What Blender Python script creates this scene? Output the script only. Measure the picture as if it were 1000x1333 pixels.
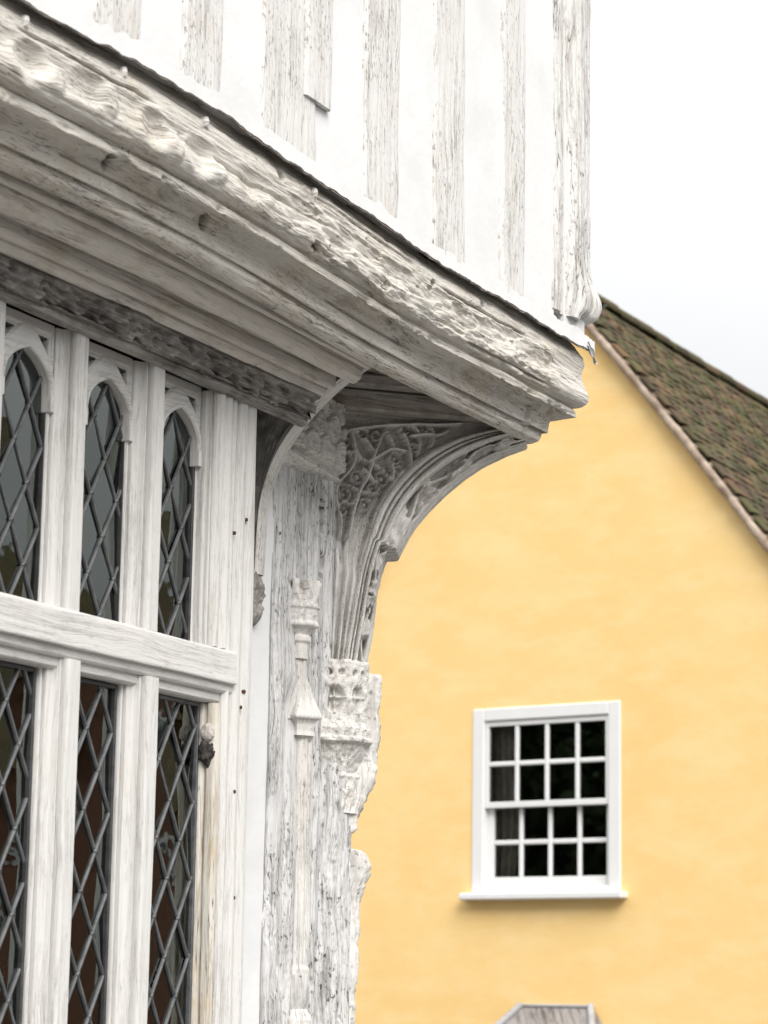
import bpy, math, random
import numpy as np
from mathutils import Matrix, Vector

for o in list(bpy.data.objects): bpy.data.objects.remove(o)
S = bpy.context.scene
COL = S.collection
random.seed(7)

# ------------------------------------------------------------------ camera
RIGHT = Vector((0.4608, -0.88737, 0.01547)); UP = Vector((-0.17612, -0.07434, 0.98156)); FWD = Vector((0.86985, 0.45503, 0.19054))
CAM = Vector((-5.729, -3.085, 1.6))
cd = bpy.data.cameras.new('camera'); cam = bpy.data.objects.new('camera', cd); COL.objects.link(cam)
m = Matrix((( RIGHT.x, UP.x, -FWD.x, CAM.x), (RIGHT.y, UP.y, -FWD.y, CAM.y), (RIGHT.z, UP.z, -FWD.z, CAM.z), (0, 0, 0, 1)))
cam.matrix_world = m
cd.sensor_fit = 'VERTICAL'; cd.sensor_height = 36.0; cd.lens = 3300.0 / 1333.0 * 36.0
cd.clip_start = 0.1; cd.clip_end = 3000
cd.dof.use_dof = True; cd.dof.focus_distance = 6.3; cd.dof.aperture_fstop = 6.8
S.camera = cam
S.cycles.max_bounces = 5; S.cycles.diffuse_bounces = 3; S.cycles.glossy_bounces = 3; S.cycles.transparent_max_bounces = 12; S.cycles.caustics_reflective = False; S.cycles.caustics_refractive = False
S.render.resolution_x = 768; S.render.resolution_y = 1024

# ------------------------------------------------------------------ world, sun, exposure
SUN_EL, SUN_AZ = 42.0, 226.0          # azimuth of the light source, degrees from +X
sd = Vector((math.cos(math.radians(SUN_EL)) * math.cos(math.radians(SUN_AZ)), math.cos(math.radians(SUN_EL)) * math.sin(math.radians(SUN_AZ)), math.sin(math.radians(SUN_EL))))
W = bpy.data.worlds.new('World'); S.world = W; W.use_nodes = True
nt = W.node_tree; nt.nodes.clear()
out = nt.nodes.new('ShaderNodeOutputWorld'); bg = nt.nodes.new('ShaderNodeBackground')
sky = nt.nodes.new('ShaderNodeTexSky'); sky.sky_type = 'NISHITA'; sky.sun_disc = False
sky.sun_elevation = math.radians(SUN_EL); sky.sun_rotation = math.radians(90 - SUN_AZ); sky.dust_density = 4.0; sky.air_density = 1.0
hs = nt.nodes.new('ShaderNodeHueSaturation'); hs.inputs['Saturation'].default_value = 0.35
nt.links.new(sky.outputs[0], hs.inputs['Color'])
tc = nt.nodes.new('ShaderNodeTexCoord'); sx = nt.nodes.new('ShaderNodeSeparateXYZ'); nt.links.new(tc.outputs['Generated'], sx.inputs[0])
mr = nt.nodes.new('ShaderNodeMapRange'); mr.inputs[1].default_value = 0; mr.inputs[2].default_value = 1; mr.inputs[3].default_value = 1.9; mr.inputs[4].default_value = 12.0
nt.links.new(sx.outputs[2], mr.inputs[0])
nz = nt.nodes.new('ShaderNodeTexNoise'); nz.inputs['Scale'].default_value = 3.0; nz.inputs['Detail'].default_value = 5; nt.links.new(tc.outputs['Generated'], nz.inputs['Vector'])
mr2 = nt.nodes.new('ShaderNodeMapRange'); mr2.inputs[1].default_value = .3; mr2.inputs[2].default_value = .7; mr2.inputs[3].default_value = .93; mr2.inputs[4].default_value = 1.05
nt.links.new(nz.outputs[0], mr2.inputs[0])
mu = nt.nodes.new('ShaderNodeMath'); mu.operation = 'MULTIPLY'; nt.links.new(mr.outputs[0], mu.inputs[0]); nt.links.new(mr2.outputs[0], mu.inputs[1])
tint = nt.nodes.new('ShaderNodeVectorMath'); tint.operation = 'SCALE'; tint.inputs[0].default_value = (.99, .995, 1.0); nt.links.new(mu.outputs[0], tint.inputs['Scale'])
mx = nt.nodes.new('ShaderNodeMix'); mx.data_type = 'RGBA'; mx.inputs[0].default_value = .95
nt.links.new(hs.outputs[0], mx.inputs[6]); nt.links.new(tint.outputs[0], mx.inputs[7])
nt.links.new(mx.outputs[2], bg.inputs['Color']); bg.inputs['Strength'].default_value = 0.1
nt.links.new(bg.outputs[0], out.inputs[0])
sl = bpy.data.lights.new('sun', 'SUN'); sl.energy = 1.5; sl.angle = math.radians(35); sl.color = (1, .97, .93)
sun = bpy.data.objects.new('sun', sl); COL.objects.link(sun); sun.rotation_euler = sd.to_track_quat('Z', 'Y').to_euler(); sun.location = (0, -6, 9)
vs = S.view_settings; vs.view_transform = 'Standard'; vs.look = 'None'; vs.exposure = 1.14; vs.gamma = 1; vs.use_curve_mapping = False

# ------------------------------------------------------------------ numpy noise
def _h(ix, iy, iz, seed):
    n = (ix.astype(np.int64) * 374761393 + iy.astype(np.int64) * 668265263 + iz.astype(np.int64) * 2147483647 + seed * 974634777) & 0x7fffffff
    n = (n ^ (n >> 13)) * 1274126177 & 0x7fffffff
    n = (n ^ (n >> 16)) & 0xffff
    return n / 65535.0
def vnoise(x, y, z=0, seed=0):
    x, y, z = np.broadcast_arrays(np.asarray(x, float), np.asarray(y, float), np.asarray(z, float))
    xi, yi, zi = np.floor(x), np.floor(y), np.floor(z); fx, fy, fz = x - xi, y - yi, z - zi
    fx = fx * fx * (3 - 2 * fx); fy = fy * fy * (3 - 2 * fy); fz = fz * fz * (3 - 2 * fz)
    r = 0
    for dx in (0, 1):
        for dy in (0, 1):
            for dz in (0, 1):
                w = (fx if dx else 1 - fx) * (fy if dy else 1 - fy) * (fz if dz else 1 - fz)
                r = r + w * _h(xi + dx, yi + dy, zi + dz, seed)
    return r
def fbm(x, y, z=0, o=4, seed=0):
    r = 0; a = .5; t = 0
    for i in range(o):
        r = r + a * (vnoise(np.asarray(x) * 2 ** i, np.asarray(y) * 2 ** i, np.asarray(z) * 2 ** i, seed + i) * 2 - 1); t += a; a *= .5
    return r / t
def sstep(a, b, x):
    t = np.clip((np.asarray(x, float) - a) / (b - a), 0, 1); return t * t * (3 - 2 * t)

# ------------------------------------------------------------------ mesh builder
class MB:
    def __init__(s): s.v = []; s.uv = []; s.f = []; s.sm = []; s.n = 0
    def verts(s, P, uv):
        s.v.append(np.asarray(P, float).reshape(-1, 3)); s.uv.append(np.asarray(uv, float).reshape(-1, 2)); k = s.n; s.n += len(s.v[-1]); return k
    def grid(s, P, uv, flip=False, closed=False, smooth=True):
        nu, nv = P.shape[:2]; k = s.verts(P, uv)
        i, j = np.meshgrid(np.arange(nu - 1), np.arange(nv if closed else nv - 1), indexing='ij')
        j2 = (j + 1) % nv
        q = np.stack([i * nv + j, i * nv + j2, (i + 1) * nv + j2, (i + 1) * nv + j], -1).reshape(-1, 4) + k
        if flip: q = q[:, ::-1]
        s.f.append(q); s.sm.append(np.full(len(q), smooth))
    def poly(s, pts, faces, grain=2, smooth=False):
        pts = np.asarray(pts, float); oth = [a for a in range(3) if a != grain]
        k = s.verts(pts, np.stack([pts[:, grain], pts[:, oth[0]] + pts[:, oth[1]]], -1))
        for f in faces: s.f.append(np.array([f]) + k); s.sm.append(np.array([smooth]))
    def box(s, lo, hi, b=0.0, grain=2, M=None):
        lo = np.minimum(lo, hi) * 1.0; hi = np.maximum(lo, hi) * 1.0
        if b <= 0:
            P = [(x, y, z) for x in (lo[0], hi[0]) for y in (lo[1], hi[1]) for z in (lo[2], hi[2])]
            F = [(0, 1, 3, 2), (4, 6, 7, 5), (0, 4, 5, 1), (2, 3, 7, 6), (0, 2, 6, 4), (1, 5, 7, 3)]
        else:
            P = []; idx = {}
            for cx in (0, 1):
                for cy in (0, 1):
                    for cz in (0, 1):
                        c = [(lo, hi)[k][a] for a, k in enumerate((cx, cy, cz))]
                        for a in range(3):
                            p = [c[e] + (0 if e == a else (b if (cx, cy, cz)[e] == 0 else -b)) for e in range(3)]
                            idx[(cx, cy, cz, a)] = len(P); P.append(p)
            F = []
            for a in range(3):
                o1, o2 = [e for e in range(3) if e != a]
                for k in (0, 1):
                    q = []
                    for (u, v) in ((0, 0), (1, 0), (1, 1), (0, 1)):
                        c = [0, 0, 0]; c[a] = k; c[o1] = u; c[o2] = v; q.append(idx[(*c, a)])
                    F.append(q)
            for a in range(3):      # edges along a
                o1, o2 = [e for e in range(3) if e != a]
                for u in (0, 1):
                    for v in (0, 1):
                        c0 = [0, 0, 0]; c1 = [0, 0, 0]; c0[o1] = c1[o1] = u; c0[o2] = c1[o2] = v; c1[a] = 1
                        F.append([idx[(*c0, o1)], idx[(*c1, o1)], idx[(*c1, o2)], idx[(*c0, o2)]])
            for cx in (0, 1):
                for cy in (0, 1):
                    for cz in (0, 1): F.append([idx[(cx, cy, cz, a)] for a in range(3)])
        P = np.array(P, float); cen = P.mean(0)
        G = []
        for f in F:                  # orient outwards
            q = P[list(f)]; nrm = np.cross(q[1] - q[0], q[2] - q[0])
            G.append(list(f) if nrm @ (q.mean(0) - cen) > 0 else list(f)[::-1])
        if M is not None: P2 = np.array([tuple(M @ Vector(p)) for p in P])
        else: P2 = P
        oth = [a for a in range(3) if a != grain]
        k = s.verts(P2, np.stack([P[:, grain], P[:, oth[0]] + P[:, oth[1]]], -1))
        for f in G: s.f.append(np.array([f]) + k); s.sm.append(np.array([False]))
    def build(s, name, mat, parent=None, loc=None, label=None):
        me = bpy.data.meshes.new(name); V = np.concatenate(s.v); U = np.concatenate(s.uv)
        L = np.concatenate([q.reshape(-1) for q in s.f]).astype(np.int32)
        sz = np.concatenate([np.full(len(q), q.shape[1]) for q in s.f]).astype(np.int32); st = np.concatenate([[0], np.cumsum(sz)[:-1]]).astype(np.int32)
        me.vertices.add(len(V)); me.vertices.foreach_set('co', V.astype(np.float32).ravel())
        me.loops.add(len(L)); me.loops.foreach_set('vertex_index', L)
        me.polygons.add(len(sz)); me.polygons.foreach_set('loop_start', st); me.polygons.foreach_set('loop_total', sz)
        me.polygons.foreach_set('use_smooth', np.concatenate(s.sm))
        me.update(calc_edges=True)
        ul = me.uv_layers.new(name='grain'); ul.data.foreach_set('uv', U[L].astype(np.float32).ravel())
        me.validate(); me.materials.append(M_[mat] if isinstance(mat, str) else mat)
        return link(name, me, parent, loc, label)
def link(name, me, parent=None, loc=None, label=None):
    o = bpy.data.objects.new(name, me); COL.objects.link(o)
    if parent is not None: o.parent = parent
    if loc is not None: o.location = loc
    if label: o['label'] = label
    return o
def thing(name, label, cat, loc=(0, 0, 0), rz=0, group=None):
    o = bpy.data.objects.new(name, None); COL.objects.link(o); o.location = loc; o.rotation_euler = (0, 0, rz); o.empty_display_size = .2
    o['label'] = label; o['category'] = cat
    if group: o['group'] = group
    return o
def tag(o, label, cat, group=None):
    o['label'] = label; o['category'] = cat
    if group: o['group'] = group
    return o
def normals(P):
    a = np.gradient(P, axis=0); b = np.gradient(P, axis=1); n = np.cross(b, a); return n / (np.linalg.norm(n, axis=-1, keepdims=True) + 1e-12)
def resample(pts, step, smooth=1):
    p = np.asarray(pts, float)
    for _ in range(smooth):
        q = [p[0]]
        for a, b in zip(p[:-1], p[1:]): q += [a * .75 + b * .25, a * .25 + b * .75]
        q.append(p[-1]); p = np.array(q)
    d = np.concatenate([[0], np.cumsum(np.linalg.norm(np.diff(p, axis=0), axis=1))]); n = max(3, int(d[-1] / step) + 1); t = np.linspace(0, d[-1], n)
    return np.stack([np.interp(t, d, p[:, k]) for k in range(p.shape[1])], -1), t

# ------------------------------------------------------------------ materials
M_ = {}
def mat(name):
    m = bpy.data.materials.new(name); m.use_nodes = True; m.node_tree.nodes.clear(); M_[name] = m
    o = m.node_tree.nodes.new('ShaderNodeOutputMaterial'); return m.node_tree, o
class N:
    def __init__(s, nt): s.nt = nt
    def __call__(s, typ, ins=None, **kw):
        n = s.nt.nodes.new('ShaderNode' + typ)
        for k, v in kw.items(): setattr(n, k, v)
        for k, v in (ins or {}).items():
            if hasattr(v, 'is_output') or isinstance(v, bpy.types.NodeSocket): s.nt.links.new(v, n.inputs[k])
            else: n.inputs[k].default_value = v
        return n
    def math(s, op, a, b=0.0, c=0.0): return s('Math', {0: a, 1: b, 2: c}, operation=op).outputs[0]
    def mapr(s, v, a, b, c, d): return s('MapRange', {0: v, 1: a, 2: b, 3: c, 4: d}).outputs[0]
    def mix(s, f, a, b): return s('Mix', {0: f, 6: a, 7: b}, data_type='RGBA').outputs[2]
    def noise(s, vec, scale=1, detail=4, rough=.55, dist=0): return s('TexNoise', {'Vector': vec, 'Scale': scale, 'Detail': detail, 'Roughness': rough, 'Distortion': dist}).outputs[0]
def c4(c): return (c[0], c[1], c[2], 1)

def wood(name, white=(.77, .755, .735), bare=(.26, .24, .215), dark=(.055, .048, .043), paint=.62, grain=1.0, bump=.6, ochre=.25, crack=.5, pitch=95., warm=(.52, .40, .25), spk=.0, patchw=.9):
    nt, o = mat(name); n = N(nt)
    uv = n('UVMap', uv_map='grain').outputs[0]; sp = n('SeparateXYZ', {0: uv}); u, v = sp.outputs[0], sp.outputs[1]
    rnd = n('ObjectInfo').outputs['Random']; ob = n('TexCoord').outputs['Object']
    r50 = n.math('MULTIPLY', rnd, 60.0)
    wv = n.noise(n('CombineXYZ', {0: n.math('MULTIPLY', u, 3.0), 1: n.math('MULTIPLY', v, 9.0), 2: r50}).outputs[0], 1, 1)
    v2 = n.math('ADD', v, n.math('MULTIPLY', n.math('SUBTRACT', wv, .5), .045))
    g1 = n.noise(n('CombineXYZ', {0: n.math('MULTIPLY', u, 4.0), 1: n.math('MULTIPLY', v2, pitch), 2: r50}).outputs[0], 1, 4, .62)
    g2 = n.noise(n('CombineXYZ', {0: n.math('MULTIPLY', u, 22.), 1: n.math('MULTIPLY', v2, pitch * 3.4), 2: r50}).outputs[0], 1, 2, .6)
    patch = n.noise(n('VectorMath', {0: ob, 1: n('CombineXYZ', {0: r50}).outputs[0]}, operation='ADD').outputs[0], 5.0, 5, .68)
    w = n.math('ADD', n.math('MULTIPLY', n.math('SUBTRACT', g1, .5), 1.9 * grain), n.math('MULTIPLY', n.math('SUBTRACT', g2, .5), 1.3 * grain))
    w = n.math('ADD', w, n.math('MULTIPLY', n.math('SUBTRACT', patch, .5), patchw * 1.6))
    f = n.mapr(n.math('ADD', w, paint), .10, .66, 0, 1)
    col = n.mix(f, c4(bare), c4(white))
    oc = n.math('MULTIPLY', n.mapr(n.noise(n('VectorMath', {0: ob, 1: (3.3, 44.1, 1.7)}, operation='ADD').outputs[0], 6.5, 4, .68), .52, .72, 0, 1), ochre)
    col = n.mix(oc, col, c4(warm))
    ckm = n.mapr(n.math('ABSOLUTE', n.math('SUBTRACT', g1, .47)), .0, .020, 1, 0)
    ckr = n.mapr(n.noise(n('CombineXYZ', {0: n.math('MULTIPLY', u, 3.), 1: n.math('MULTIPLY', v, 16.), 2: r50}).outputs[0], 1, 3, .65), .52, .60, 0, 1)
    ckm = n.math('MULTIPLY', n.math('MULTIPLY', ckm, ckr), crack)
    sl_ = n.noise(n('CombineXYZ', {0: n.math('MULTIPLY', u, 1.1), 1: n.math('MULTIPLY', v2, pitch * .33), 2: n.math('ADD', r50, 3.1)}).outputs[0], 1, 3, .5)
    slm = n.math('MULTIPLY', n.mapr(n.math('ABSOLUTE', n.math('SUBTRACT', sl_, .52)), .0, .007, 1, 0), n.mapr(g2, .35, .6, .2, 1))
    ckm = n.math('MAXIMUM', ckm, n.math('MULTIPLY', slm, crack))
    col = n.mix(ckm, col, c4(dark))
    if spk:
        s1 = n.noise(n('VectorMath', {0: n('CombineXYZ', {0: n.math('MULTIPLY', u, 60.), 1: n.math('MULTIPLY', v, 190.), 2: r50}).outputs[0]}, operation='ADD').outputs[0], 1., 2, .6)
        col = n.mix(n.math('MULTIPLY', n.math('MULTIPLY', n.mapr(s1, .57, .66, 0, 1), n.mapr(patch, .60, .44, 0, 1)), spk), col, c4(dark))
    hgt = n.math('ADD', n.math('MULTIPLY', g1, .9), n.math('MULTIPLY', g2, .4))
    bp = n('Bump', {'Strength': bump, 'Distance': .006, 'Height': hgt}).outputs[0]
    b = n('BsdfPrincipled', {'Base Color': col, 'Roughness': .85, 'Normal': bp, 'Specular IOR Level': .25})
    nt.links.new(b.outputs[0], o.inputs[0])

wood('beam_wood', white=(.60, .57, .522), bare=(.33, .29, .245), paint=.68, grain=.85, bump=.9, ochre=.42, crack=.9, pitch=70, spk=.45, patchw=.8, warm=(.47, .39, .28))
wood('cornice_wood', white=(.62, .585, .54), bare=(.34, .30, .26), paint=.66, grain=.7, bump=.7, ochre=.35, crack=.65, pitch=85, patchw=.8, warm=(.42, .34, .24))
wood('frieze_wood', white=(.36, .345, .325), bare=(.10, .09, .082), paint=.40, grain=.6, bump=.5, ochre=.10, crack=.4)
wood('window_wood', white=(.645, .635, .615), bare=(.41, .395, .375), paint=.70, grain=.9, bump=.35, ochre=.12, crack=.4, pitch=130, spk=.12, patchw=.7)
wood('stud_wood', white=(.69, .68, .66), bare=(.50, .475, .44), paint=.68, grain=.9, bump=.6, ochre=.16, crack=.85, pitch=85, spk=.55, patchw=.9)
wood('corner_stud_wood', white=(.67, .66, .64), bare=(.38, .36, .335), paint=.58, grain=1.1, bump=.9, ochre=.15, crack=1.0, pitch=75, spk=.6, patchw=.6)
wood('post_wood', white=(.64, .635, .63), bare=(.30, .29, .28), paint=.54, grain=1.0, bump=.9, ochre=.05, crack=.85, pitch=120, spk=.9, patchw=.9)
wood('carved_wood', white=(.70, .68, .65), bare=(.42, .40, .37), paint=.58, grain=.7, bump=.6, ochre=.08, crack=.5, pitch=140, spk=.6, patchw=1.1)
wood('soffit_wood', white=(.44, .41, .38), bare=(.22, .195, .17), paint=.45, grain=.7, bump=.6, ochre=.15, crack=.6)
wood('bare_wood', white=(.64, .61, .55), bare=(.44, .38, .29), paint=.62, grain=1.2, bump=.6, ochre=.45, crack=.9, warm=(.50, .36, .17))
wood('hood_wood', white=(.30, .28, .27), bare=(.12, .105, .098), paint=.45, grain=1.2, bump=.5, ochre=.2, crack=.8, pitch=28)
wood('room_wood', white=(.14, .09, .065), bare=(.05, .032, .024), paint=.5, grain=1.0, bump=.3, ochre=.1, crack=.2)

def plain(name, col, col2=None, scale=6., rough=.8, bump=.2, bscale=60., metal=0., spec=.3, dist=.003, detail=5, lo=.35, hi=.65):
    nt, o = mat(name); n = N(nt); ob = n('TexCoord').outputs['Object']
    f = n.mapr(n.noise(ob, scale, detail, .6), lo, hi, 0, 1)
    c = n.mix(f, c4(col), c4(col2 or col))
    bp = n('Bump', {'Strength': bump, 'Distance': dist, 'Height': n.noise(ob, bscale, 5, .65)}).outputs[0]
    b = n('BsdfPrincipled', {'Base Color': c, 'Roughness': rough, 'Metallic': metal, 'Normal': bp, 'Specular IOR Level': spec}); nt.links.new(b.outputs[0], o.inputs[0]); return nt, b, n, ob
plain('plaster', (.725, .725, .725), (.65, .645, .635), scale=5, rough=.9, bump=.35, bscale=40., lo=.5, hi=.85)
plain('lead', (.075, .077, .08), (.15, .153, .157), scale=30, rough=.5, bump=.3, bscale=90., metal=.25, spec=.5)
plain('lead_dark', (.03, .03, .032), (.06, .06, .06), scale=30, rough=.5, bump=.3, bscale=90., metal=.0, spec=.4)
plain('lead_sheet', (.30, .30, .305), (.46, .46, .47), scale=6, rough=.6, bump=.3, bscale=40., spec=.4)
plain('hood_lead', (.17, .155, .145), (.32, .30, .285), scale=7, rough=.7, bump=.3, bscale=40.)
plain('white_paint', (.76, .76, .76), (.73, .73, .725), scale=6, rough=.4, bump=.05, bscale=30., spec=.5)
plain('stone', (.42, .39, .36), (.55, .51, .47), scale=40, rough=.9, bump=.6, bscale=120.)
plain('soot', (.02, .018, .017), (.10, .09, .08), scale=60, rough=.8, bump=.9, bscale=90., dist=.006)
plain('edge_shade_dirt', (.12, .10, .088), (.24, .21, .185), scale=25, rough=.9, bump=.5)  # shadow and dirt tone for the strip under the plaster edge
plain('rust', (.16, .07, .035), (.06, .035, .025), scale=90, rough=.9, bump=.6)
plain('dark_room', (.03, .024, .02), (.05, .035, .03), scale=2, rough=.9)
plain('curtain_cloth', (.52, .46, .42), (.74, .66, .58), scale=18, rough=.95, bump=.2, bscale=200.)
plain('setts', (.10, .097, .092), (.15, .145, .137), scale=3, rough=.9, bump=.5, bscale=80.)
plain('paving', (.19, .185, .175), (.25, .24, .225), scale=3, rough=.9, bump=.4, bscale=60.)
plain('mortar', (.54, .44, .35), (.30, .22, .17), scale=11, rough=.95, bump=.7, bscale=30., dist=.01)
plain('brick', (.17, .085, .055), (.24, .13, .085), scale=9, rough=.9, bump=.3)
plain('bark', (.07, .055, .04), (.12, .10, .08), scale=9, rough=.9, bump=.6, bscale=30.)
plain('leaf', (.035, .06, .02), (.07, .10, .035), scale=3, rough=.7)
# yellow limewash render: blotches from brushing, faint vertical drift
nt, b, n, ob = plain('yellow_render', (.845, .572, .235), (.86, .615, .275), scale=1.0, rough=.92, bump=.2, bscale=11., dist=.012, detail=5)
mpv = n('Mapping', {'Vector': ob, 'Scale': (2.2, 2.2, 5.0)}).outputs[0]
bl = n.mapr(n.noise(mpv, 1.0, 6, .68), .44, .66, 0, .65)
old = b.inputs['Base Color'].links[0].from_socket
nt.links.new(n.mix(bl, old, (.885, .675, .345, 1)), b.inputs['Base Color'])
# old glass: clear, with a wavy reflecting surface
def glass(name, tint=(.72, .80, .77), wav=.10, wscale=9., ior=2.1):
    nt, o = mat(name); n = N(nt); ob = n('TexCoord').outputs['Object']; rnd = n('ObjectInfo').outputs['Random']
    vec = n('VectorMath', {0: ob, 1: n('CombineXYZ', {0: n.math('MULTIPLY', rnd, 40.), 1: 0., 2: 0.}).outputs[0]}, operation='ADD').outputs[0]
    bp = n('Bump', {'Strength': wav, 'Distance': .01, 'Height': n.noise(vec, wscale, 2, .5)}).outputs[0]
    fr = n('Fresnel', {'IOR': ior, 'Normal': bp}).outputs[0]
    gl = n('BsdfGlossy', {'Color': (.92, 1.0, .96, 1), 'Roughness': .02, 'Normal': bp}).outputs[0]
    tr = n('BsdfTransparent', {'Color': c4(tint)}).outputs[0]
    ms = n('MixShader', {0: fr, 1: tr, 2: gl}).outputs[0]; nt.links.new(ms, o.inputs[0])
glass('old_glass'); glass('sash_glass', (.85, .87, .86), .03, 4., 1.5)
# roof tiles: a colour for each tile, moss on top
def tilemat(name, per_object):
    nt, o = mat(name); n = N(nt); ob = n('TexCoord').outputs['Object']; geo = n('NewGeometry')
    if per_object: r = n('ObjectInfo').outputs['Random']
    else: r = n('TexWhiteNoise', {'Vector': n('VectorMath', {0: n('VectorMath', {0: geo.outputs['Position'], 1: (.16, .16, .08)}, operation='DIVIDE').outputs[0]}, operation='FLOOR').outputs[0]}).outputs[0]
    cr = n('ValToRGB', {0: r}); e = cr.color_ramp.elements
    e[0].position = 0; e[0].color = (.036, .025, .021, 1); e[1].position = 1; e[1].color = (.17, .092, .055, 1)
    for p, c in ((.25, (.066, .041, .031, 1)), (.5, (.10, .058, .040, 1)), (.72, (.083, .06, .043, 1))): k = e.new(p); k.color = c
    moss = n.mapr(n.noise(geo.outputs['Position'], 3.2, 6, .7),   .36, .56, 0, .92)
    moss = n.math('MULTIPLY', moss, n.mapr(n.noise(geo.outputs['Position'], 16., 4, .7), .40, .6, .1, 1))
    c = n.mix(moss, cr.outputs[0], (.075, .088, .030, 1))
    lich = n.mapr(n.noise(geo.outputs['Position'], 25., 4, .7), .63, .72, 0, .6)
    c = n.mix(lich, c, (.27, .20, .12, 1))
    bp = n('Bump', {'Strength': .6, 'Distance': .01, 'Height': n.noise(geo.outputs['Position'], 40., 5, .65)}).outputs[0]
    b = n('BsdfPrincipled', {'Base Color': c, 'Roughness': .95, 'Normal': bp, 'Specular IOR Level': .15}); nt.links.new(b.outputs[0], o.inputs[0])
tilemat('roof_tile', True); tilemat('roof_tile_field', False)

# ------------------------------------------------------------------ ground
gx = np.linspace(-150, 250, 101); gy = np.linspace(-200, 200, 101)
gx = np.sort(np.concatenate([gx, np.linspace(-8, 14, 45)])); GX, GY = np.meshgrid(gx, gy, indexing='ij')
def ground_z(x, y): return -1.15 * sstep(.8, 7.5, x)
b = MB(); b.grid(np.stack([GX, GY, ground_z(GX, GY)], -1), np.stack([GX, GY], -1), flip=True)
g = b.build('ground', 'setts'); g['kind'] = 'structure'
b = MB(); X1 = np.linspace(-8, .9, 60); Y1 = np.linspace(-1.7, .1, 12); PX, PY = np.meshgrid(X1, Y1, indexing='ij')
b.grid(np.stack([PX, PY, .11 + 0 * PX], -1), np.stack([PX, PY], -1), flip=True); b.box((-8, -1.85, -.02), (.9, -1.702, .115), .01, 0)
g = b.build('pavement', 'paving'); g['kind'] = 'structure'

# =================================================================== TIMBER HOUSE
H = thing('timber_house', 'limewashed timber-framed house with jettied upper floor, carved corner post and leaded windows', 'building')
X0 = -3.3
def bow(x): return .040 * sstep(-.35, -1.6, x) - .015 * sstep(-1.6, -2.6, x)
# ---- bressummer: the great moulded beam under the jetty, mitred round the corner
prof = [(.40, 3.40), (.430, 3.375), (.444, 3.352), (.455, 3.334), (.460, 3.320), (.456, 3.300), (.453, 3.286), (.456, 3.268), (.464, 3.245), (.470, 3.225), (.467, 3.208), (.456, 3.196), (.440, 3.191), (.436, 3.193), (.436, 3.187), (.443, 3.186), (.4435, 3.167), (.440, 3.163), (.432, 3.164),
        (.414, 3.170), (.398, 3.164), (.388, 3.150), (.3845, 3.134), (.3835, 3.117), (.379, 3.1155), (.377, 3.119), (.376, 3.136), (.3715, 3.137), (.3708, 3.112), (.368, 3.099), (.359, 3.0885), (.347, 3.084), (.336, 3.087), (.329, 3.097), (.326, 3.13), (.326, 3.20)]
pr, arc = resample(prof, .0022, 1); nv = len(pr)
O_, Z_ = pr[:, 0], pr[:, 1]
nu = 1300
t = np.linspace(0, 1, nu)[:, None]
XX = X0 + t * (O_[None, :] - X0); ZZ = Z_[None, :] + bow(XX); P = np.stack([XX, -O_[None, :] + 0 * XX, ZZ], -1)
Nn = normals(P); Nn *= np.sign(-(Nn[..., 1] + .6 * Nn[..., 2]).mean())
AR = arc[None, :] + 0 * XX
zc = 3.243                                                     # the carved roll
band = sstep(3.325, 3.28, Z_[None, :]) * sstep(3.186, 3.20, Z_[None, :]) * (O_[None, :] > .43)
ends = 1 - sstep(.20, .34, XX)
D = fbm(XX * 2.2, AR * 7, 1, 3, 3) * .005                       # slow sway of the old beam
D += ends * .011 * np.exp(-((Z_[None, :] - 3.292) / .024) ** 2)      # away from the corner the face is one broad band
D += fbm(XX * 6, AR * 130, 2, 4, 11) * .0020 * (.5 + 1.0 * vnoise(XX * 3, AR * 10, 0, 5))   # weathered grain ridges
# worn running-vine carving: bowls, leaf lumps and a broken stem
k = np.floor((XX + 9) / .205); cxm = (k + .5) * .205 - 9 + (_h(k, k * 0, k * 0, 3) - .5) * .04
du = (XX - cxm) / .205; dv = (Z_[None, :] - zc - .008 - (_h(k, k * 0, k * 0, 5) - .5) * .03) / .10
wob = fbm(XX * 11, AR * 11, 3, 4, 8) * 1.6
rr = np.sqrt((du + .10) ** 2 * 3.2 + dv ** 2 * 1.3) + wob * .10
sidew = sstep(-.25, .15, du + .10 - .2 * dv)                        # the bowls are cut deepest on one side
rk = _h(k, k * 0, k * 0, 9); bowl = -(1 - sstep(.10, .46, rr)) * .016 * (.25 + .85 * rk) * (.4 + .6 * sidew) + np.exp(-((rr - .50) / .12) ** 2) * .006 * rk
r2 = np.sqrt((du - .28) ** 2 * 7 + (dv + .10) ** 2 * 1.6) + wob * .14
lump = (1 - sstep(.10, .46, r2)) * .010
worn = sstep(-1.55, -1.05, XX)
crag = np.abs(fbm(XX * 6, AR * 16, 5, 5, 31)) * 2 - .5
fine = fbm(XX * 16, AR * 85, 6, 4, 41) * 1.3
D += ends * band * ((bowl + lump) * (1 - .75 * worn) + crag * .0055 * (.25 + worn) + fine * .0042 * (.5 + .7 * worn))
D += ends * band * worn * np.where(fbm(XX * 9, AR * 20, 8, 3, 43) > .12, -.006, 0)      # flaked slabs
edge = np.exp(-((Z_[None, :] - 3.168) / .012) ** 2)                # chipped fillet
D -= edge * sstep(.52, .8, fbm(XX * 14, AR * 20, 2, 4, 61) * .5 + .5) * .016
upz = sstep(3.29, 3.33, Z_[None, :]); D += upz * fbm(XX * 18, AR * 40, 9, 4, 71) * .004
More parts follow.
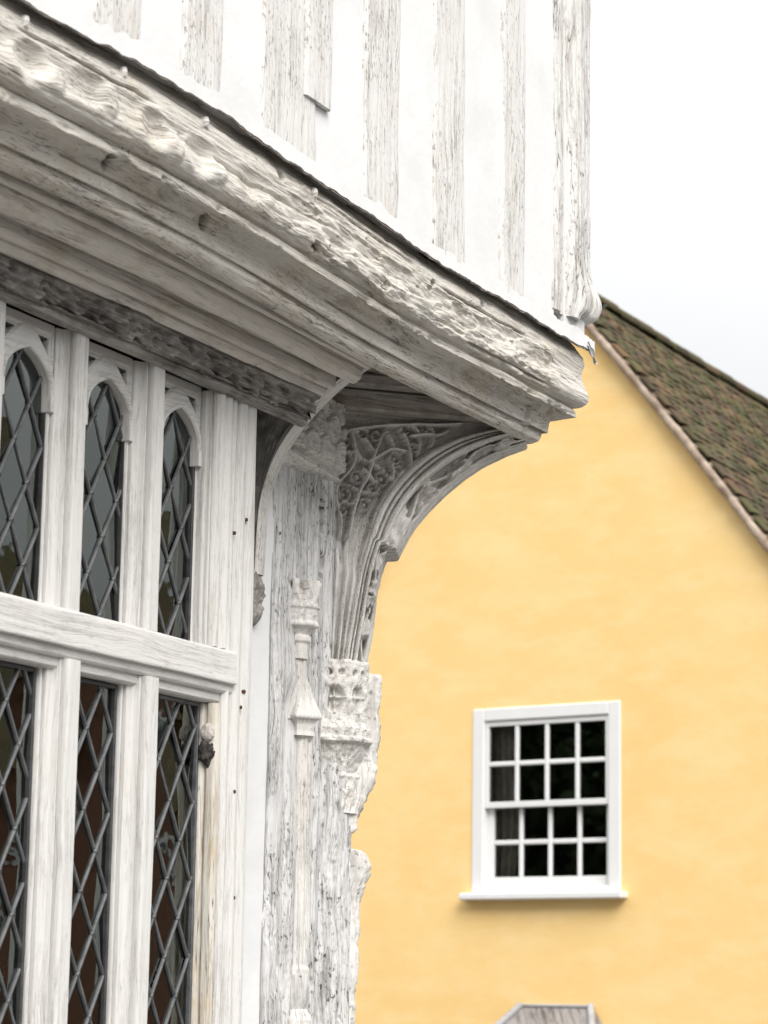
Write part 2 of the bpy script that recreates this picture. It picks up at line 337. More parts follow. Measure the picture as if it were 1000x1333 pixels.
# deep splits and peg holes
for hx, hz, hr, dp in ((-1.06, 3.231, .010, .06), (-1.045, 3.222, .006, .04), (-1.409, 3.19, .012, .045), (-1.215, 3.350, .014, .05), (-.717, 3.352, .015, .05), (-.482, 3.30, .009, .03), (-.20, 3.325, .014, .03), (-.02, 3.262, .007, .03), (-1.78, 3.205, .010, .03)):
    D -= dp * (1 - sstep(.7, 1.1, np.sqrt(((XX - hx) / (hr * 1.2)) ** 2 + ((ZZ - hz) / hr) ** 2)))
# long drying splits running with the grain
for cx0, cx1, cz_, wv_ in ((-2.2, -1.7, 3.305, .010), (-1.95, -1.45, 3.145, .004), (-1.5, -.95, 3.262, .012), (-1.1, -.55, 3.318, .008), (-.62, -.20, 3.245, .010), (-.45, .10, 3.300, .008), (-.9, -.4, 3.148, .003), (-.3, .25, 3.20, .004), (-1.7, -1.3, 3.34, .006)):
    line = cz_ + bow(XX) + fbm(XX * 5, XX * 0, cz_ * 50, 4, 87) * wv_; act = sstep(cx0, cx0 + .06, XX) * sstep(cx1, cx1 - .10, XX)
    D -= act * np.exp(-((ZZ - line) / (.0018 + .0012 * vnoise(XX * 30, XX * 0, 1, 3))) ** 2) * .014
P = P + Nn * D[..., None]
b = MB(); b.grid(P, np.stack([XX, AR], -1), flip=True)
# the return round the corner (same profile, faces +X)
tt = np.linspace(0, 1, 60)[:, None]
YY = -O_[None, :] + tt * (3.2 + O_[None, :]); Q = np.stack([O_[None, :] + 0 * YY, YY, Z_[None, :] + bow(XX[-1:]) + 0 * YY], -1)
Q[..., 0] += fbm(YY * 5, AR[:1] * 30, 3, 4, 77) * .006 * sstep(0, .1, tt); Q[0] = P[-1]
b.grid(Q, np.stack([YY, AR[:60] * 1], -1), flip=True)
bress = b.build('bressummer', 'beam_wood', H, label='weathered moulded jetty beam with worn vine carving')
# pegs in the beam
def peg(px, pz, r, name, par, y=-.462, mt='carved_wood', ln=.03, tilt=.0):
    b = MB(); a = np.linspace(0, 2 * np.pi, 9)[:-1]; R_ = np.array([r * 1.03, r, r * .82, r * .25])[:, None] * (1 + .08 * np.sin(3 * a + px * 40)[None, :]); Yv = np.array([.02, -ln * .7, -ln, -ln * 1.06])[:, None] + tilt * np.cos(a)[None, :]
    G = np.stack([R_ * np.cos(a), np.broadcast_to(Yv, R_.shape), R_ * np.sin(a)], -1)
    b.grid(G, np.stack([Yv + 0 * R_, a[None, :] * r + 0 * R_], -1), closed=True, smooth=False); return b.build(name, mt, par, (px, y, pz))
for px, pz in ((-2.155, 3.352), (-1.83, 3.366), (-1.525, 3.364), (-1.065, 3.350)): peg(px, pz, .0140, 'peg', bress, y=-.450, tilt=.004, ln=.016)

# ---- cornice mouldings between the beam and the window heads, with the dark carved frieze
cprof = [(.350, 3.19), (.325, 3.165), (.316, 3.150), (.3145, 3.100), (.312, 3.096), (.301, 3.095), (.2985, 3.098), (.2978, 3.128), (.2925, 3.128), (.2918, 3.096), (.289, 3.082), (.281, 3.070), (.268, 3.063), (.256, 3.066), (.2495, 3.078), (.247, 3.100), (.241, 3.122), (.230, 3.127), (.221, 3.115), (.2175, 3.090), (.2165, 3.066), (.213, 3.058), (.204, 3.0545), (.1995, 3.056), (.1985, 3.080), (.1935, 3.080), (.1925, 3.056), (.190, 3.045), (.183, 3.038), (.178, 3.042), (.176, 3.06)]
fprof = [(.186, 3.075), (.176, 3.060), (.172, 3.030), (.160, 3.008), (.149, 2.992), (.145, 2.988), (.144, 2.996), (.1405, 2.996), (.140, 2.982), (.134, 2.975), (.124, 2.971), (.112, 2.975), (.10, 2.99)]
XE = -.506
def cornice(pf, nu, step, seed, carve):
    pr, arc = resample(pf, step, 1); O, Z = pr[:, 0][None, :], pr[:, 1][None, :]; t = np.linspace(0, 1, nu)[:, None]
    X = X0 + t * (XE - X0) + 0 * O; Zz = Z + bow(X) * np.clip((O - .15) / .2, 0, 1) * .8; P = np.stack([X, -O + 0 * X, Zz], -1)
    n_ = normals(P); n_ *= np.sign(-(n_[..., 1] + .6 * n_[..., 2]).mean()); A = arc[None, :] + 0 * X
    D = fbm(X * 2.2, A * 6, 1, 3, seed) * .004 + fbm(X * 6, A * 120, 2, 4, seed + 5) * .0018
    if carve:
        m_ = sstep(.174, .168, O) * sstep(.143, .150, O)
        kk = X / .085; w1 = np.sin(kk * 2 * np.pi + 1.5 * fbm(X * 5, A * 5, 1, 2, 9)) * .014
        A0 = arc[np.argmin(abs(pr[:, 0] - .160))]
        D = D - m_ * .016 + m_ * (np.exp(-((A - A0 - w1) / .0055) ** 2) * .022)
        lv = fbm(X * 19, A * 34, 7, 4, 19); D += m_ * (sstep(.03, .14, lv) * .019 - sstep(.08, .3, -lv) * .008)
        D += fbm(X * 50, A * 60, 3, 3, 23) * .0022 * m_
    else:
        D += -sstep(.62, .75, fbm(X * 5, A * 60, 4, 4, 91) * .5 + .5) * .007 * sstep(.24, .2, O)
    P = P + n_ * D[..., None]; b = MB(); b.grid(P, np.stack([X, A], -1), flip=True)
    # end cap
    e = P[-1]; c = np.array([XE, -.10, 3.16]); k = b.verts(np.vstack([e, c]), np.zeros((len(e) + 1, 2)))
    b.f.append(np.array([(k + i, k + i + 1, k + len(e)) for i in range(len(e) - 1)])); b.sm.append(np.zeros(len(e) - 1, bool)); return b
cornice(cprof, 620, .0019, 51, False).build('cornice', 'cornice_wood', H, label='rolled and hollowed moulding under the jetty beam')
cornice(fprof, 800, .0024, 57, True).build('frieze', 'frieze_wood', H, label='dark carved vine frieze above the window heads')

# ---- jetty soffit boards, joist ends and dragon beam
b = None
for i in range(9):
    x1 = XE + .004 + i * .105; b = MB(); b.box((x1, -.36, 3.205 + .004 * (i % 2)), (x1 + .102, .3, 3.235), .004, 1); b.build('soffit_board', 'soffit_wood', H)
DG = Matrix.Rotation(math.radians(-45), 4, 'Z')           # local x runs out along the diagonal
def dbox(lo, hi, bev, name, mt, par, grain=0, label=None):
    b = MB(); b.box(lo, hi, bev, grain, DG); return b.build(name, mt, par, label=label)
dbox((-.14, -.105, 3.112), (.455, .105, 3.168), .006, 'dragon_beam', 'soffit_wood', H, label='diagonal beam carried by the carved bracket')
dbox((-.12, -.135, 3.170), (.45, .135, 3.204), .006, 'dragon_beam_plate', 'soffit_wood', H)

# ---- upper storey: plaster panels, studs, ragged plaster skirt over the beam
YW = -.468; ZT = 5.7
studs = [(-3.12, -2.97), (-2.76, -2.58), (-2.38, -2.22), (-1.955, -1.80), (-1.64, -1.49), (-1.326, -1.09), (-.867, -.69), (-.504, -.335), (-.121, .02), (.215, .30)]
def zlow(x): return 3.362 + bow(x)
def sheet(x0, x1, z0, z1, y, name, mt, seed, amp=.004, nx=None, wob=0.0, thick=.03, proud_edge=0, lab=None, cap=False):
    nx = nx or max(6, int((x1 - x0) / .006)); zs = np.concatenate([np.linspace(0, 1, 260) ** 1.0 * (4.55 - z0) + z0, np.linspace(4.6, z1, 12)])
    s = np.linspace(0, 1, nx); X, Z = np.meshgrid(s, zs, indexing='ij')
    wl = fbm(Z * 5, 0 * Z, seed, 4, seed) * wob; wr = fbm(Z * 5, 0 * Z + 9, seed, 4, seed + 1) * wob
    XX = x0 + wl + X * (x1 - x0 + wr - wl); ZZ = Z + np.where(Z < 3.6, (bow(XX)) * sstep(3.6, 3.35, Z), 0)
    ed = np.minimum(X, 1 - X) * (x1 - x0)
    D = fbm(XX * 3, ZZ * 2.0, seed * .37, 4, seed) * amp
    if mt != 'plaster': D = D + fbm(XX * 110, ZZ * 4, 1, 4, seed) * .0016 - (1 - sstep(0, .008, ed)) * .006
    YY = y - D
    b = MB(); G = np.stack([XX, YY, ZZ], -1); b.grid(G, np.stack([ZZ, XX], -1) if mt != 'plaster' else np.stack([XX, ZZ], -1))
    for row in (0, -1):                                       # returns at both edges
        e = G[row]; bk = e + np.array([0, thick, 0]); b.grid(np.stack([e, bk]), np.stack([np.stack([e[:, 2], e[:, 0]], -1)] * 2), flip=(row == 0), smooth=False)
    e = G[:, 0]; bk = e + np.array([0, thick, 0]); b.grid(np.stack([e, bk]), np.stack([np.stack([e[:, 2], e[:, 0]], -1)] * 2), smooth=False)
    return b.build(name, mt, H, label=lab)
edges = [X0] + [v for s in studs for v in s] + [.42]
for i in range(0, len(edges) - 1, 2): sheet(edges[i] - .01, edges[i + 1] + .01, 3.376, ZT, YW, 'plaster_panel', 'plaster', 100 + i, .006, thick=.05)
for i, (a, c) in enumerate(studs):
    if i < 9: sheet(a, c, 3.378, ZT, YW - .0085, 'stud', 'stud_wood', 200 + i, .004, wob=.012, thick=.05)
# the double stud carries a shorter patch piece nailed on its right side
sheet(-1.155, -1.035, 3.545, ZT, YW - .015, 'stud_patch', 'stud_wood', 233, .003, wob=.006, thick=.012, lab='short board nailed over the wide stud')
# corner stud with moulded drop foot
b = MB(); zs = np.concatenate([np.linspace(3.415, 4.6, 330), np.linspace(4.62, ZT, 12)]); pth = resample([(.20, -.462), (.235, -.478), (.262, -.474), (.268, -.466), (.30, -.468), (.318, -.490), (.352, -.497), (.392, -.490), (.402, -.474), (.416, -.472), (.445, -.477), (.474, -.468), (.480, -.445), (.470, -.40), (.466, -.20)], .004, 1)[0]
dd = np.linspace(0, 1, len(pth))
Zg, Sg = np.meshgrid(zs, dd, indexing='ij'); Xg = np.broadcast_to(pth[:, 0], Zg.shape).copy(); Yg = np.broadcast_to(pth[:, 1], Zg.shape).copy()
foot = np.exp(-((Zg - 3.485) / .055) ** 2) * .034 - sstep(3.45, 3.415, Zg) * .035; cxp = .36
wgt = sstep(.28, .46, Xg)
Xg += foot * wgt + fbm(Sg * 30, Zg * 5, 1, 4, 6) * .003; Yg -= foot * wgt * .6 + fbm(Sg * 60, Zg * 6, 2, 4, 9) * .0035
b.grid(np.stack([Xg, Yg, Zg], -1), np.stack([Zg, Sg * .4], -1), flip=True)
e = np.stack([Xg[0], Yg[0], Zg[0]], -1); k = b.verts(np.vstack([e, [.33, -.40, 3.43]]), np.zeros((len(e) + 1, 2))); b.f.append(np.array([(k + i + 1, k + i, k + len(e)) for i in range(len(e) - 1)])); b.sm.append(np.zeros(len(e) - 1, bool))
b.build('corner_stud', 'corner_stud_wood', H, label='moulded corner stud with bulging foot')
# plaster skirt: ragged drip edge
b = MB(); nx = 1300; xs = np.linspace(X0, .478, nx)
rag = fbm(xs * 4, xs * 0, 1, 4, 301) * .006 + fbm(xs * 22, xs * 0, 2, 5, 305) * .0055
zl = 3.352 + bow(xs) + rag; zt = zl + .034 + fbm(xs * 14, xs * 0 + 4, 3, 4, 307) * .022; zt = np.maximum(zt, 3.386 + bow(xs) + fbm(xs * 30, xs * 0 + 2, 3, 3, 317) * .003)
yf_ = YW - .0105 + fbm(xs * 6, xs * 0, 5, 3, 309) * .001
rows = [np.stack([xs, yf_, zt + (zl - zt) * f_], -1) for f_ in (0, .5, 1)] + [np.stack([xs, yf_ + .007, zl + .001], -1), np.stack([xs, YW + .05 + 0 * xs, zl + .055], -1)]
G = np.stack(rows, 1); b.grid(G, np.stack([np.broadcast_to(xs[:, None], G.shape[:2]), G[..., 2]], -1), flip=True, smooth=False)
b.build('plaster_skirt', 'plaster', H, label='ragged plaster edge hanging over the jetty beam')
b = MB(); zd = zl - .0025 - np.abs(fbm(xs * 17, xs * 0, 2, 5, 331)) * .005     # added dark strip: shadow line and dirt under the plaster, as colour
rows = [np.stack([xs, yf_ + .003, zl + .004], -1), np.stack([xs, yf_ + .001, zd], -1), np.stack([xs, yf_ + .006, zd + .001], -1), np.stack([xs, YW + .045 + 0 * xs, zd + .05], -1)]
G = np.stack(rows, 1); b.grid(G, np.stack([np.broadcast_to(xs[:, None], G.shape[:2]), G[..., 2]], -1), flip=True, smooth=False); b.build('shade_dirt_strip', 'edge_shade_dirt', H, label='dark ragged strip painting the shadow and dirt under the plaster edge')
# lead flashing tip curling off the corner
b = MB(); s = np.linspace(0, 1, 14)[:, None]; q = np.linspace(0, 1, 6)[None, :]
Xt = .425 + .058 * s + .002 * np.sin(q * 5); Yt = -.484 - .006 * s * q + .006 * np.sin(q * 3) + .002 * np.sin(s * 9); Zt = 3.372 - .048 * s ** 1.6 - .026 * np.sin(np.pi * np.clip(s, .12, 1)) ** .7 * q + .003 * np.sin(s * 14)
G = np.stack([Xt + 0 * q, Yt + 0 * s, Zt + 0 * q], -1); b.grid(G, G[..., :2]); b.grid(G + np.array([.001, .002, 0]), G[..., :2], flip=True); b.build('lead_flashing', 'lead_sheet', H, label='curled lead tip at the jetty corner')
# the rest of the shell: end wall, back, roof (round the corner, out of the picture)
b = MB(); b.box((.40, -.41, 3.36), (.458, 6.0, ZT), 0, 2); b.build('end_wall_upper', 'plaster', H)
b = MB(); b.box((-.30, .40, .0), (-.12, 6.0, 3.2), 0, 2); b.build('end_wall_lower', 'plaster', H)
b = MB(); b.box((X0, 6.0, 0), (.46, 6.15, ZT), 0, 2); b.build('back_wall', 'plaster', H)
b = MB(); b.box((X0 - .12, -.41, 0), (X0 - .001, 6.0, ZT), 0, 2); b.build('party_wall', 'plaster', H)
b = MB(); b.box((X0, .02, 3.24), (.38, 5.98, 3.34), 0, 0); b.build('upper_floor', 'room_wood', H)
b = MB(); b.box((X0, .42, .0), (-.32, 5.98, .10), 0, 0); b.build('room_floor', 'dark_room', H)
b = MB(); P_ = [(X0 - .15, -.62, ZT), (.66, -.62, ZT), (.66, 6.3, ZT), (X0 - .15, 6.3, ZT), (X0 - .15, 2.8, 9.0), (.66, 2.8, 9.0)]
b.poly(P_, [(0, 1, 5, 4), (2, 3, 4, 5), (1, 2, 5), (3, 0, 4), (3, 2, 1, 0)], 0); b.build('roof', 'roof_tile_field', H)
# room behind the windows: panelled back wall and a dark partition close to the glass
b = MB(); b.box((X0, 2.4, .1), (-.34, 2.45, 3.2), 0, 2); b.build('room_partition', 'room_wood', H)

# ---- corner wall strip (plaster) between bay and post; wall over it
b = MB(); X_, Zz = np.meshgrid(np.linspace(-.72, -.398, 40), np.linspace(0, 3.16, 240), indexing='ij'); b.grid(np.stack([X_, .012 - fbm(X_ * 4, Zz * 3, 2, 4, 401) * .006, Zz], -1), np.stack([X_, Zz], -1)); b.box((-.72, .02, 0), (-.40, .16, 3.16), 0, 2)
b.build('wall_plaster', 'plaster', H, label='narrow strip of white plaster beside the corner post')

# =================================================================== BAY WINDOW
YN = -.12; YG = -.065
MX = [-2.935, -2.635, -2.335, -2.035, -1.735, -1.435, -1.135]
ZTOP = 2.982; ZTR = 2.375; ZSILL = 1.12
mh = [(-.062, .02), (-.062, YG - .008), (-.0600, YG - .013), (-.0565, YG - .013), (-.0560, YG + .004), (-.0525, YG + .004), (-.052, YG - .020), (-.0485, YG - .021), (-.041, YG - .022), (-.0345, YG - .027), (-.031, YG - .036), (-.0305, YN + .016), (-.0290, YN + .0150), (-.0285, YN + .030), (-.0245, YN + .030), (-.0240, YN + .010), (-.0220, YN + .003), (-.0185, YN)]
mprof = mh + [(-x, y) for x, y in mh[::-1]]
def vbar(pf, z0, z1, x, name, mt, seed, par=H, step=.004, amp=1.0, smooth=1, label=None):
    pr, arc = resample(pf, step, smooth); nz_ = int((z1 - z0) / .008) + 2; zs = np.linspace(z0, z1, nz_)
    Z, A = np.meshgrid(zs, arc, indexing='ij'); Xp = pr[None, :, 0] + 0 * Z; Yp = pr[None, :, 1] + 0 * Z
    P = np.stack([Xp, Yp, Z], -1); n_ = normals(P); n_ *= np.sign(-n_[..., 1].mean() or 1)
    D = (fbm(A * 40, Z * 3, seed * 1.7, 4, seed) * .0016 + fbm(A * 8, Z * 2, seed * .7, 3, seed + 2) * .003) * amp
    P = P + n_ * D[..., None]; b = MB(); b.grid(P, np.stack([Z, A], -1), flip=True)
    for row, zz in ((0, z0), (-1, z1)):
        e = P[row]; k = b.verts(np.vstack([e, [e[:, 0].mean(), e[:, 1].max(), zz]]), np.stack([np.append(e[:, 1], 0), np.append(e[:, 0], 0)], -1))
        b.f.append(np.array([((k + i, k + i + 1) if row == 0 else (k + i + 1, k + i)) + (k + len(e),) for i in range(len(e) - 1)])); b.sm.append(np.zeros(len(e) - 1, bool))
    return b.build(name, mt, par, (x, 0, 0), label)
for i, x in enumerate(MX):
    vbar(mprof, ZTR + .012, ZTOP, x, 'mullion', 'window_wood', 500 + i, smooth=0, step=.0022, amp=.8)
    vbar(mprof, ZSILL, ZTR - .088, x + .013, 'mullion', 'window_wood', 520 + i, smooth=0, step=.0022, amp=.8)
# transom
tp = [(.02, 2.392), (.10, 2.390), (.121, 2.386), (.126, 2.381), (.1268, 2.372), (.1268, 2.314), (.1258, 2.310), (.1205, 2.3085), (.1195, 2.312), (.1155, 2.312), (.115, 2.303), (.1135, 2.293), (.108, 2.288), (.1045, 2.2875), (.1040, 2.291), (.1005, 2.291), (.100, 2.279), (.0985, 2.270), (.092, 2.266), (.080, 2.265), (.02, 2.265)]
def hbar(pf, x0, x1, name, mt, seed, par=H, amp=1., label=None, step=.003):
    pr, arc = resample(pf, step, 0); xs = np.linspace(x0, x1, int((x1 - x0) / .008)); X, A = np.meshgrid(xs, arc, indexing='ij'); P = np.stack([X, -pr[None, :, 0] + 0 * X, pr[None, :, 1] + 0 * X], -1)
    n_ = normals(P); n_ *= np.sign(-n_[..., 1].mean()); D = (fbm(X * 3, A * 40, 1, 4, seed) * .0016 + fbm(X * 2.4, A * 8, 1, 3, seed) * .004) * amp
    P = P + n_ * D[..., None]; b = MB(); b.grid(P, np.stack([X, A], -1), flip=True)
    for row in (0, -1):
        e = P[row]; k = b.verts(np.vstack([e, [e[:, 0].mean(), e[:, 1].max(), e[:, 2].mean()]]), np.zeros((len(e) + 1, 2)))
        b.f.append(np.array([((k + i + 1, k + i) if row == 0 else (k + i, k + i + 1)) + (k + len(e),) for i in range(len(e) - 1)])); b.sm.append(np.zeros(len(e) - 1, bool))
    return b.build(name, mt, par, None, label)
hbar(tp, X0, -.785, 'transom', 'window_wood', 541, amp=.6, step=.0018)
hbar([(.0, 1.13), (.14, 1.12), (.17, 1.105), (.175, 1.07), (.16, 1.05), (.12, 1.04), (.0, 1.04)], X0, -.68, 'window_sill', 'window_wood', 547)
b = MB(); b.box((X0, -.09, .0), (-.70, .1, 1.045), 0, 0); b.build('bay_plinth', 'plaster', H)
# jambs: the full-height outer moulded jamb, and the inner upper jamb
jp = [(-.822, .02), (-.822, -.066), (-.818, -.078), (-.816, -.090), (-.8165, -.106), (-.811, -.114), (-.804, -.117), (-.796, -.114), (-.7945, -.106), (-.794, -.082), (-.7895, -.082), (-.789, -.106), (-.782, -.116), (-.768, -.122), (-.756, -.120), (-.7515, -.112), (-.751, -.086), (-.7465, -.086), (-.746, -.110), (-.738, -.117), (-.724, -.121), (-.712, -.120), (-.703, -.114), (-.700, -.10), (-.70, .01)]
vbar(jp, .11, 2.975, 0, 'jamb', 'window_wood', 561, amp=1.0, step=.002, smooth=0)
ip = [(-.905, .02), (-.905, -.07), (-.899, -.076), (-.8985, -.092), (-.894, -.097), (-.8935, -.107), (-.8915, -.108), (-.8905, -.070), (-.8865, -.070), (-.8855, -.108), (-.883, -.114), (-.876, -.121), (-.864, -.122), (-.8555, -.115), (-.855, -.088), (-.8505, -.088), (-.850, -.112), (-.841, -.119), (-.831, -.123), (-.8235, -.116), (-.8225, .02)]
vbar(ip, ZTR + .012, 2.978, 0, 'jamb', 'window_wood', 563, amp=1.0, step=.002, smooth=0)
for px_, pz_ in ((-.752, 2.262), (-.770, 2.068), (-.738, 2.30), (-.748, 2.70), (-.80, 2.66), (-.76, 1.83)):
    peg(px_, pz_, .0045, 'nail', H, -.1185, 'rust', .003)
# the bare, split stop beside the lower right light, with the pegs driven in it
sp_ = [(-.852, -.03), (-.853, -.072), (-.850, -.080), (-.842, -.083), (-.842, -.087), (-.850, -.089), (-.849, -.100), (-.848, -.110), (-.842, -.1135), (-.824, -.1135), (-.8235, -.03)]
stop = vbar(sp_, ZSILL, ZTR - .113, 0, 'window_stop', 'bare_wood', 571, amp=1.6, step=.0025, label='bare yellowed strip of split wood')
def rock(r0, seed, name, mt, loc, sc, amp=.3, facet=False):
    b = MB(); th = np.linspace(0, np.pi, 9 if facet else 18)[:, None]; ph = np.linspace(0, 2 * np.pi, 11 if facet else 29)[:-1][None, :]
    rr_ = r0 * (1 + amp * fbm(np.cos(ph) * np.sin(th) * 2.5 + seed, np.sin(ph) * np.sin(th) * 2.5, np.cos(th) * 2.5, 4, seed)); G = np.stack([rr_ * np.sin(th) * np.cos(ph) * sc[0], rr_ * np.sin(th) * np.sin(ph) * sc[1], rr_ * np.cos(th) * sc[2]], -1)
    b.grid(G, G[..., :2], closed=True, smooth=not facet); return b.build(name, mt, stop, loc)
rock(.021, 3, 'peg', 'stone', (-.852, -.094, 2.195), (.55, .85, 1.), .18, True)
rock(.023, 5, 'soot_lump', 'soot', (-.850, -.090, 2.148), (.6, .85, 1.2), .7)
# ---- tracery heads of the upper lights
def head(x0, x1, name, seed):
    cx_, hw = (x0 + x1) / 2, (x1 - x0) / 2; zs_, za = 2.848, 2.918; zt_ = 2.985; yf = -.080
    op = hw - .012
    s = np.linspace(-1, 1, 120); 
    ax = s * op; az = zs_ + (za - zs_) * (1 - np.abs(s) ** 2.0) * (1) ; az = zs_ + (za - zs_) * (np.sqrt(np.clip(1 - (np.abs(s) * .93) ** 2.1, 0, 1)) - .18) / .82 + .012 * (1 - np.abs(s)) * .6
    az = zs_ + (za - zs_) * (.42 * (1 - np.abs(s)) + .58 * np.sqrt(np.clip(1 - np.abs(s) ** 2.6, 0, 1)))
    az[0] = az[-1] = zs_ - .015
    outx = np.clip(s * 1.6, -1, 1) * hw; outz = np.where(np.abs(s) < .62, zt_, zt_ - (np.abs(s) - .62) / .38 * (zt_ - zs_ + .015))
    r = np.linspace(0, 1, 56)[None, :]
    Xh = ax[:, None] + (outx - ax)[:, None] * r; Zh = az[:, None] + (outz - az)[:, None] * r
    dist = (Zh - az[:, None]) if False else r * np.hypot(outx - ax, outz - az)[:, None]
    rim = (1 - sstep(.0095, .011, dist)) * .010 - np.exp(-((dist - .0055) / .0016) ** 2) * .003 - (1 - sstep(0, .0045, dist)) * .006
    Dh = rim + fbm(Xh * 8, Zh * 8, seed, 3, seed) * .002
    for sg in (-1, 1):                                         # pierced spandrels
        pxs, pzs = sg * hw * .70, zt_ - .040; a_, c_ = sg * (Xh - pxs), Zh - pzs
        tri = np.maximum(np.maximum(-c_ - .011 + a_ * -.9, c_ - .010), a_ - .012)
        Dh -= (1 - sstep(-.001, .002, tri)) * .022
        big = np.maximum(np.maximum(-c_ - .019 + a_ * -.9, c_ - .019), a_ - .020); Dh -= (1 - sstep(-.001, .002, big)) * .0035
    P = np.stack([cx_ + Xh, yf - Dh, Zh], -1); b = MB(); b.grid(P, np.stack([Xh, Zh], -1), flip=True)
    e = P[:, 0]; bk = e.copy(); bk[:, 1] = YG + .003; b.grid(np.stack([e, bk]), np.stack([np.stack([e[:, 0], e[:, 1]], -1), np.stack([e[:, 0], bk[:, 1]], -1)])); 
    for row in (0, -1):
        e = P[row]; bk = e.copy(); bk[:, 1] = YG + .003; b.grid(np.stack([e, bk]), np.stack([e[:, :2], bk[:, :2]]), flip=(row == 0))
    # legs of the rim below the springing
    for sg in (-1, 1):
        xa = cx_ + sg * op; xb = cx_ + sg * (op + .0125); b.box((min(xa, xb), yf - .008, zs_ - .05), (max(xa, xb), YG + .004, zs_ - .012), .0015, 2)
    return b.build(name, 'window_wood', H)
# ---- leaded lights
def clip(poly, x0, x1, z0, z1):
    for ax, lim, sg in ((0, x0, 1), (0, x1, -1), (1, z0, 1), (1, z1, -1)):
        o = []
        for i in range(len(poly)):
            p, q = poly[i], poly[(i + 1) % len(poly)]; ip_, iq = sg * (p[ax] - lim) >= 0, sg * (q[ax] - lim) >= 0
            if ip_: o.append(p)
            if ip_ != iq:
                k = (lim - p[ax]) / (q[ax] - p[ax]); o.append((p[0] + k * (q[0] - p[0]), p[1] + k * (q[1] - p[1])))
        poly = o
        if len(poly) < 3: return []
    return poly
def bar(b, p, q, w, h, y):
    p = np.array([p[0], y, p[1]]); q = np.array([q[0], y, q[1]]); d = q - p; L = np.linalg.norm(d)
    if L < 1e-4: return
    d /= L; sdv = np.array([d[2], 0, -d[0]]); prf = [(-w, .004), (-w, -h * .45), (-w * .6, -h), (0, -h * 1.05), (w * .6, -h), (w, -h * .45), (w, .004)]
    G = np.array([[e + sdv * a + np.array([0, c, 0]) for a, c in prf] for e in (p, q)]); b.grid(G, np.array([[(0, a) for a, c in prf], [(L, a) for a, c in prf]]), flip=False)
